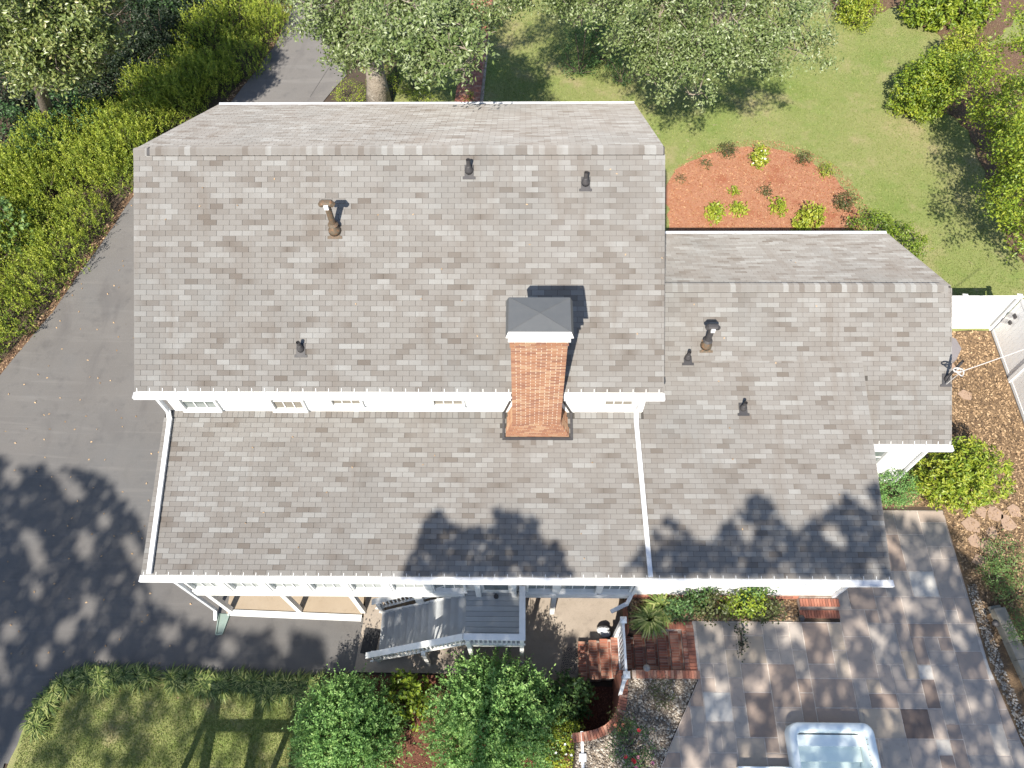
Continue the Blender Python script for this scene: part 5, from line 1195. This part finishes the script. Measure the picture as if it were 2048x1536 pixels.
shrub('rose_bush', 'dark rose bush with red and pink blooms in the pebble bed at the bottom', 1262, 1490, 44, 1.0, leafm=m_l_deep, L=.06, W=.035, dens=24, zg=1.9, hi=.7, flowers=(m_red, 5, .1))
shrub('rose_bush', 'grey green rose bush in the pebble bed near the step wall', 1325, 1385, 27, .7, leafm=m_l_olive, L=.06, W=.025, dens=24, zg=1.9)
shrub('rose_bush', 'small rose with coral flowers in the pebble bed', 1240, 1440, 22, .7, leafm=m_l_olive, L=.06, W=.03, dens=22, zg=1.9, flowers=(m_coral, 3, .1), lo=.3)
shrub('flowering_plant', 'pink flowering plant at the bottom edge of the pebble bed', 1285, 1530, 20, .4, leafm=m_l_olive, L=.06, W=.03, dens=22, zg=1.9, flowers=(m_pink, 9, .09), cat='plant')
# bed by porch wall
for (px, py, r, h, m_, lb) in ((1365, 1215, 32, 1.1, m_l_deep, 'bluish green shrub right of the strappy plant by the wall'), (1430, 1212, 38, 1.2, m_l_olive, 'olive shrub in the middle of the wall bed'), (1490, 1205, 40, 1.3, m_l_shrub, 'glossy mixed green shrub near the right of the wall bed'), (1530, 1222, 32, 1.0, m_l_olive, 'dark shrub at the right end of the wall bed'), (1400, 1190, 24, 1.3, m_l_deep, 'tall green shrub against the porch wall'), (1510, 1182, 30, 1.5, m_l_deep, 'green climbing shrub touching the gutter above the wall bed')):
    shrub('garden_shrub', lb, px, py, r * 1.12, h, leafm=m_, L=.085, W=.05, dens=24, zg=1.9, ry=r * .75, hi=.75, shell=.5)
shrub('creeping_vine', 'thin dark vine trailing across the patio stones from the wall bed', 1485, 1290, 7, .12, leafm=m_l_dark, L=.07, W=.05, dens=40, zg=1.93, ry=48, cat='vine')
def straps(name, label, centers, n, L, wid, leafm, group=None, cat='plant', zg=None, lo=0, hi=1, arch=.5):
    roots = []
    for i, c in enumerate(centers):
        g0 = G(c[0], c[1]) if zg is None else zg; root = thing(name, label if isinstance(label, str) else label[i], cat, (c[0], c[1], g0), group); k = n
        a = rng.uniform(0, 6.28, k); out = rng.uniform(.25, 1, k) * L; hgt = L * .62 * rng.uniform(.6, 1.1, k); d = np.stack([np.cos(a), np.sin(a), 0 * a], 1); s_ = np.stack([-np.sin(a), np.cos(a), 0 * a], 1) * wid
        b = np.array([c[0], c[1], g0 + .02]) + d * rng.uniform(0, .06, k)[:, None]; z = np.array([0, 0, 1.])
        p1 = b + d * out[:, None] * .35 + z * hgt[:, None] * .8; p2 = b + d * out[:, None] * .75 + z * hgt[:, None] * (.95 - arch * .3); p3 = b + d * out[:, None] * 1.1 + z * hgt[:, None] * (.75 - arch)
        V = np.stack([b - s_ * .6, b + s_ * .6, p1 - s_, p1 + s_, p2 - s_ * .9, p2 + s_ * .9, p3 - s_ * .1, p3 + s_ * .1], 1).reshape(-1, 3)
        f = np.array([[0, 1, 3, 2], [2, 3, 5, 4], [4, 5, 7, 6]]); F = (f[None] + (np.arange(k) * 8)[:, None, None]).reshape(-1, 4)
        o = link('blades', mesh_np('blades', V - WL[root], F, leafm, tone=np.repeat(rng.uniform(lo, hi, k), 8)), root); roots.append(root)
    return roots
lir = [(70, 1445), (78, 1422), (92, 1402), (108, 1385), (128, 1368), (150, 1358), (172, 1352), (198, 1354), (225, 1352), (250, 1352), (275, 1354), (300, 1357), (345, 1358), (372, 1357), (395, 1362), (415, 1366), (438, 1368), (462, 1364), (485, 1362), (508, 1366), (530, 1372), (552, 1368), (575, 1372), (598, 1370), (620, 1374), (642, 1370), (664, 1374), (686, 1372), (705, 1378), (560, 1385), (600, 1390), (640, 1392), (200, 1368), (420, 1380), (530, 1388)]
cs = [tuple(P(x, y - 2, .1)[:2]) for x, y in lir]
straps('lilyturf', 'arching green lilyturf clump in the row between drive and back lawn', cs + [(x + .16, y - .14) for x, y in cs[::2]], 170, .40, .011, m_l_lirio, 'lilyturf clumps edging the drive')
straps('yucca', ['large strappy pale green plant by the gate post', 'strappy variegated plant against the porch wall base'], [tuple(P(1300, 1238, 2.1)[:2]), tuple(P(1325, 1212, 2.2)[:2])], 220, .55, .02, m_l_lirio, None, lo=.35, zg=1.9)

# --- tall trees standing behind the camera: only their shade falls into the picture
def shade_tree(label, cells, t0, t1, dens, base, leafL=.24, thr=.42, sc=.55):
    """cells: world polygons (x,y) with surface z; crown leaves sit up-sun of them"""
    pts = []
    for poly, zf, dn in cells:
        X, Y = in_poly_pts(poly, dens * dn); Z = np.array([zf(x, y) for x, y in zip(X, Y)])
        nz = (np.sin(X * 2.3 / sc + 1.3 * np.sin(Y * 1.1 / sc)) + np.sin(Y * 1.4 / sc + 1.7 * np.sin(X * 1.3 / sc + 2)) + .8 * np.sin((X * .8 + Y) * 3.1 / sc + 4)) / 2.8
        keep = nz > thr * 2 - 1.25 + rng.uniform(-.12, .12, len(X)); X, Y, Z = X[keep], Y[keep], Z[keep]
        t = rng.uniform(t0, t1, len(X)); pts.append(np.stack([X, Y, Z], 1) - SUN[None] * t[:, None])
    C = np.concatenate(pts); root = thing('tall_tree', label, 'tree', base)
    V, F, tt = leaves(C, rng.normal(size=(len(C), 3)) * .5 - SUN, leafL * rng.uniform(.7, 1.3, len(C)), leafL * .6, rng.uniform(0, 1, len(C)))
    put('crown', [(V, F, tt)], root, m_l_shade); cm = C.mean(0)
    mb = MB(); mb.tube([base, (base[0] * .6 + cm[0] * .4, base[1] * .6 + cm[1] * .4, cm[2] * .6), (cm[0], cm[1], cm[2])], [.4, .3, .12], 10); mb.build('trunk', [m_bark2], root)
    return root
zero = lambda x, y: 0.
def w2(lst, z): return [tuple(P(x, y, z)[:2]) for x, y in lst]
driveS = w2([(-300, 860), (0, 885), (40, 930), (100, 925), (155, 935), (215, 955), (260, 1010), (290, 1060), (300, 1200), (420, 1262), (600, 1262), (700, 1300), (700, 1350), (120, 1360), (40, 1450), (0, 1536), (-500, 1536)], 0)
lawnS = w2([(130, 1370), (700, 1360), (640, 1536), (60, 1536)], 0)
shade_tree('tall tree standing left behind the camera, seen only by its shade on the drive', [(driveS, zero, 2.3), (lawnS, zero, .9)], 27, 32, 60, (-19, -18, 0), leafL=.26, thr=.42, sc=.6)
def plane_low(lst): # px -> points on lower roof
    out = []
    for x, y in lst:
        z = 5.5
        for _ in range(10): p = P(x, y, z); z = lz(p[1])
        out.append((p[0], p[1]))
    return out
roofA = plane_low([(800, 1155), (835, 1090), (845, 1040), (880, 1020), (900, 1045), (935, 1055), (990, 1050), (985, 1015), (1030, 1025), (1080, 1040), (1080, 1080), (1120, 1090), (1140, 1130), (1150, 1155)])
roofB = plane_low([(1240, 1155), (1275, 1110), (1310, 1050), (1340, 1035), (1375, 1065), (1420, 1090), (1450, 1050), (1480, 1020), (1500, 995), (1520, 985), (1540, 1000), (1560, 1040), (1590, 1070), (1620, 1040), (1660, 1010), (1690, 985), (1710, 1000), (1735, 975), (1760, 960), (1780, 1155)])
deckS = [(-4.6, 3.9), (-4.3, 5.5), (3, 5.5), (3, 3.6)]
shade_tree('tall tree behind the camera, known only by its shade on the lower roof', [(roofA, lambda x, y: lz(y), 3.2), ([(-2.4, 4.1), (-2.4, 7.2), (3.2, 7.2), (3.2, 4.6), (.1, 4.1)], lambda x, y: 2.3, 3.4), ([(-4.4, 4.0), (-4.4, 5.9), (-2.4, 6.2), (-2.4, 4.0)], lambda x, y: 1.1, 3.0), ([(0, 3.5), (0, 4.6), (2.8, 4.8), (2.8, 3.5)], lambda x, y: .3, 1.0), (w2([(760, 1536), (720, 1350), (1200, 1350), (1200, 1536)], 1.5), lambda x, y: 1.5, .35)], 18, 23, 60, (-4, -14, 0), thr=.2, sc=.5)
patS = [(2.8, 5.5), (8.67, 5.5), (8.67, 8.4), (10, 8.3), (12.3, 7.8), (13.6, 6), (14, -1), (2, -1)]
shade_tree('tall tree right behind the camera, seen only by its shade on the patio', [(roofB, lambda x, y: lz(y), 2.6), (patS, lambda x, y: 1.9, 2.0)], 22, 27, 60, (4, -15, 1.9), thr=.345, sc=.4)
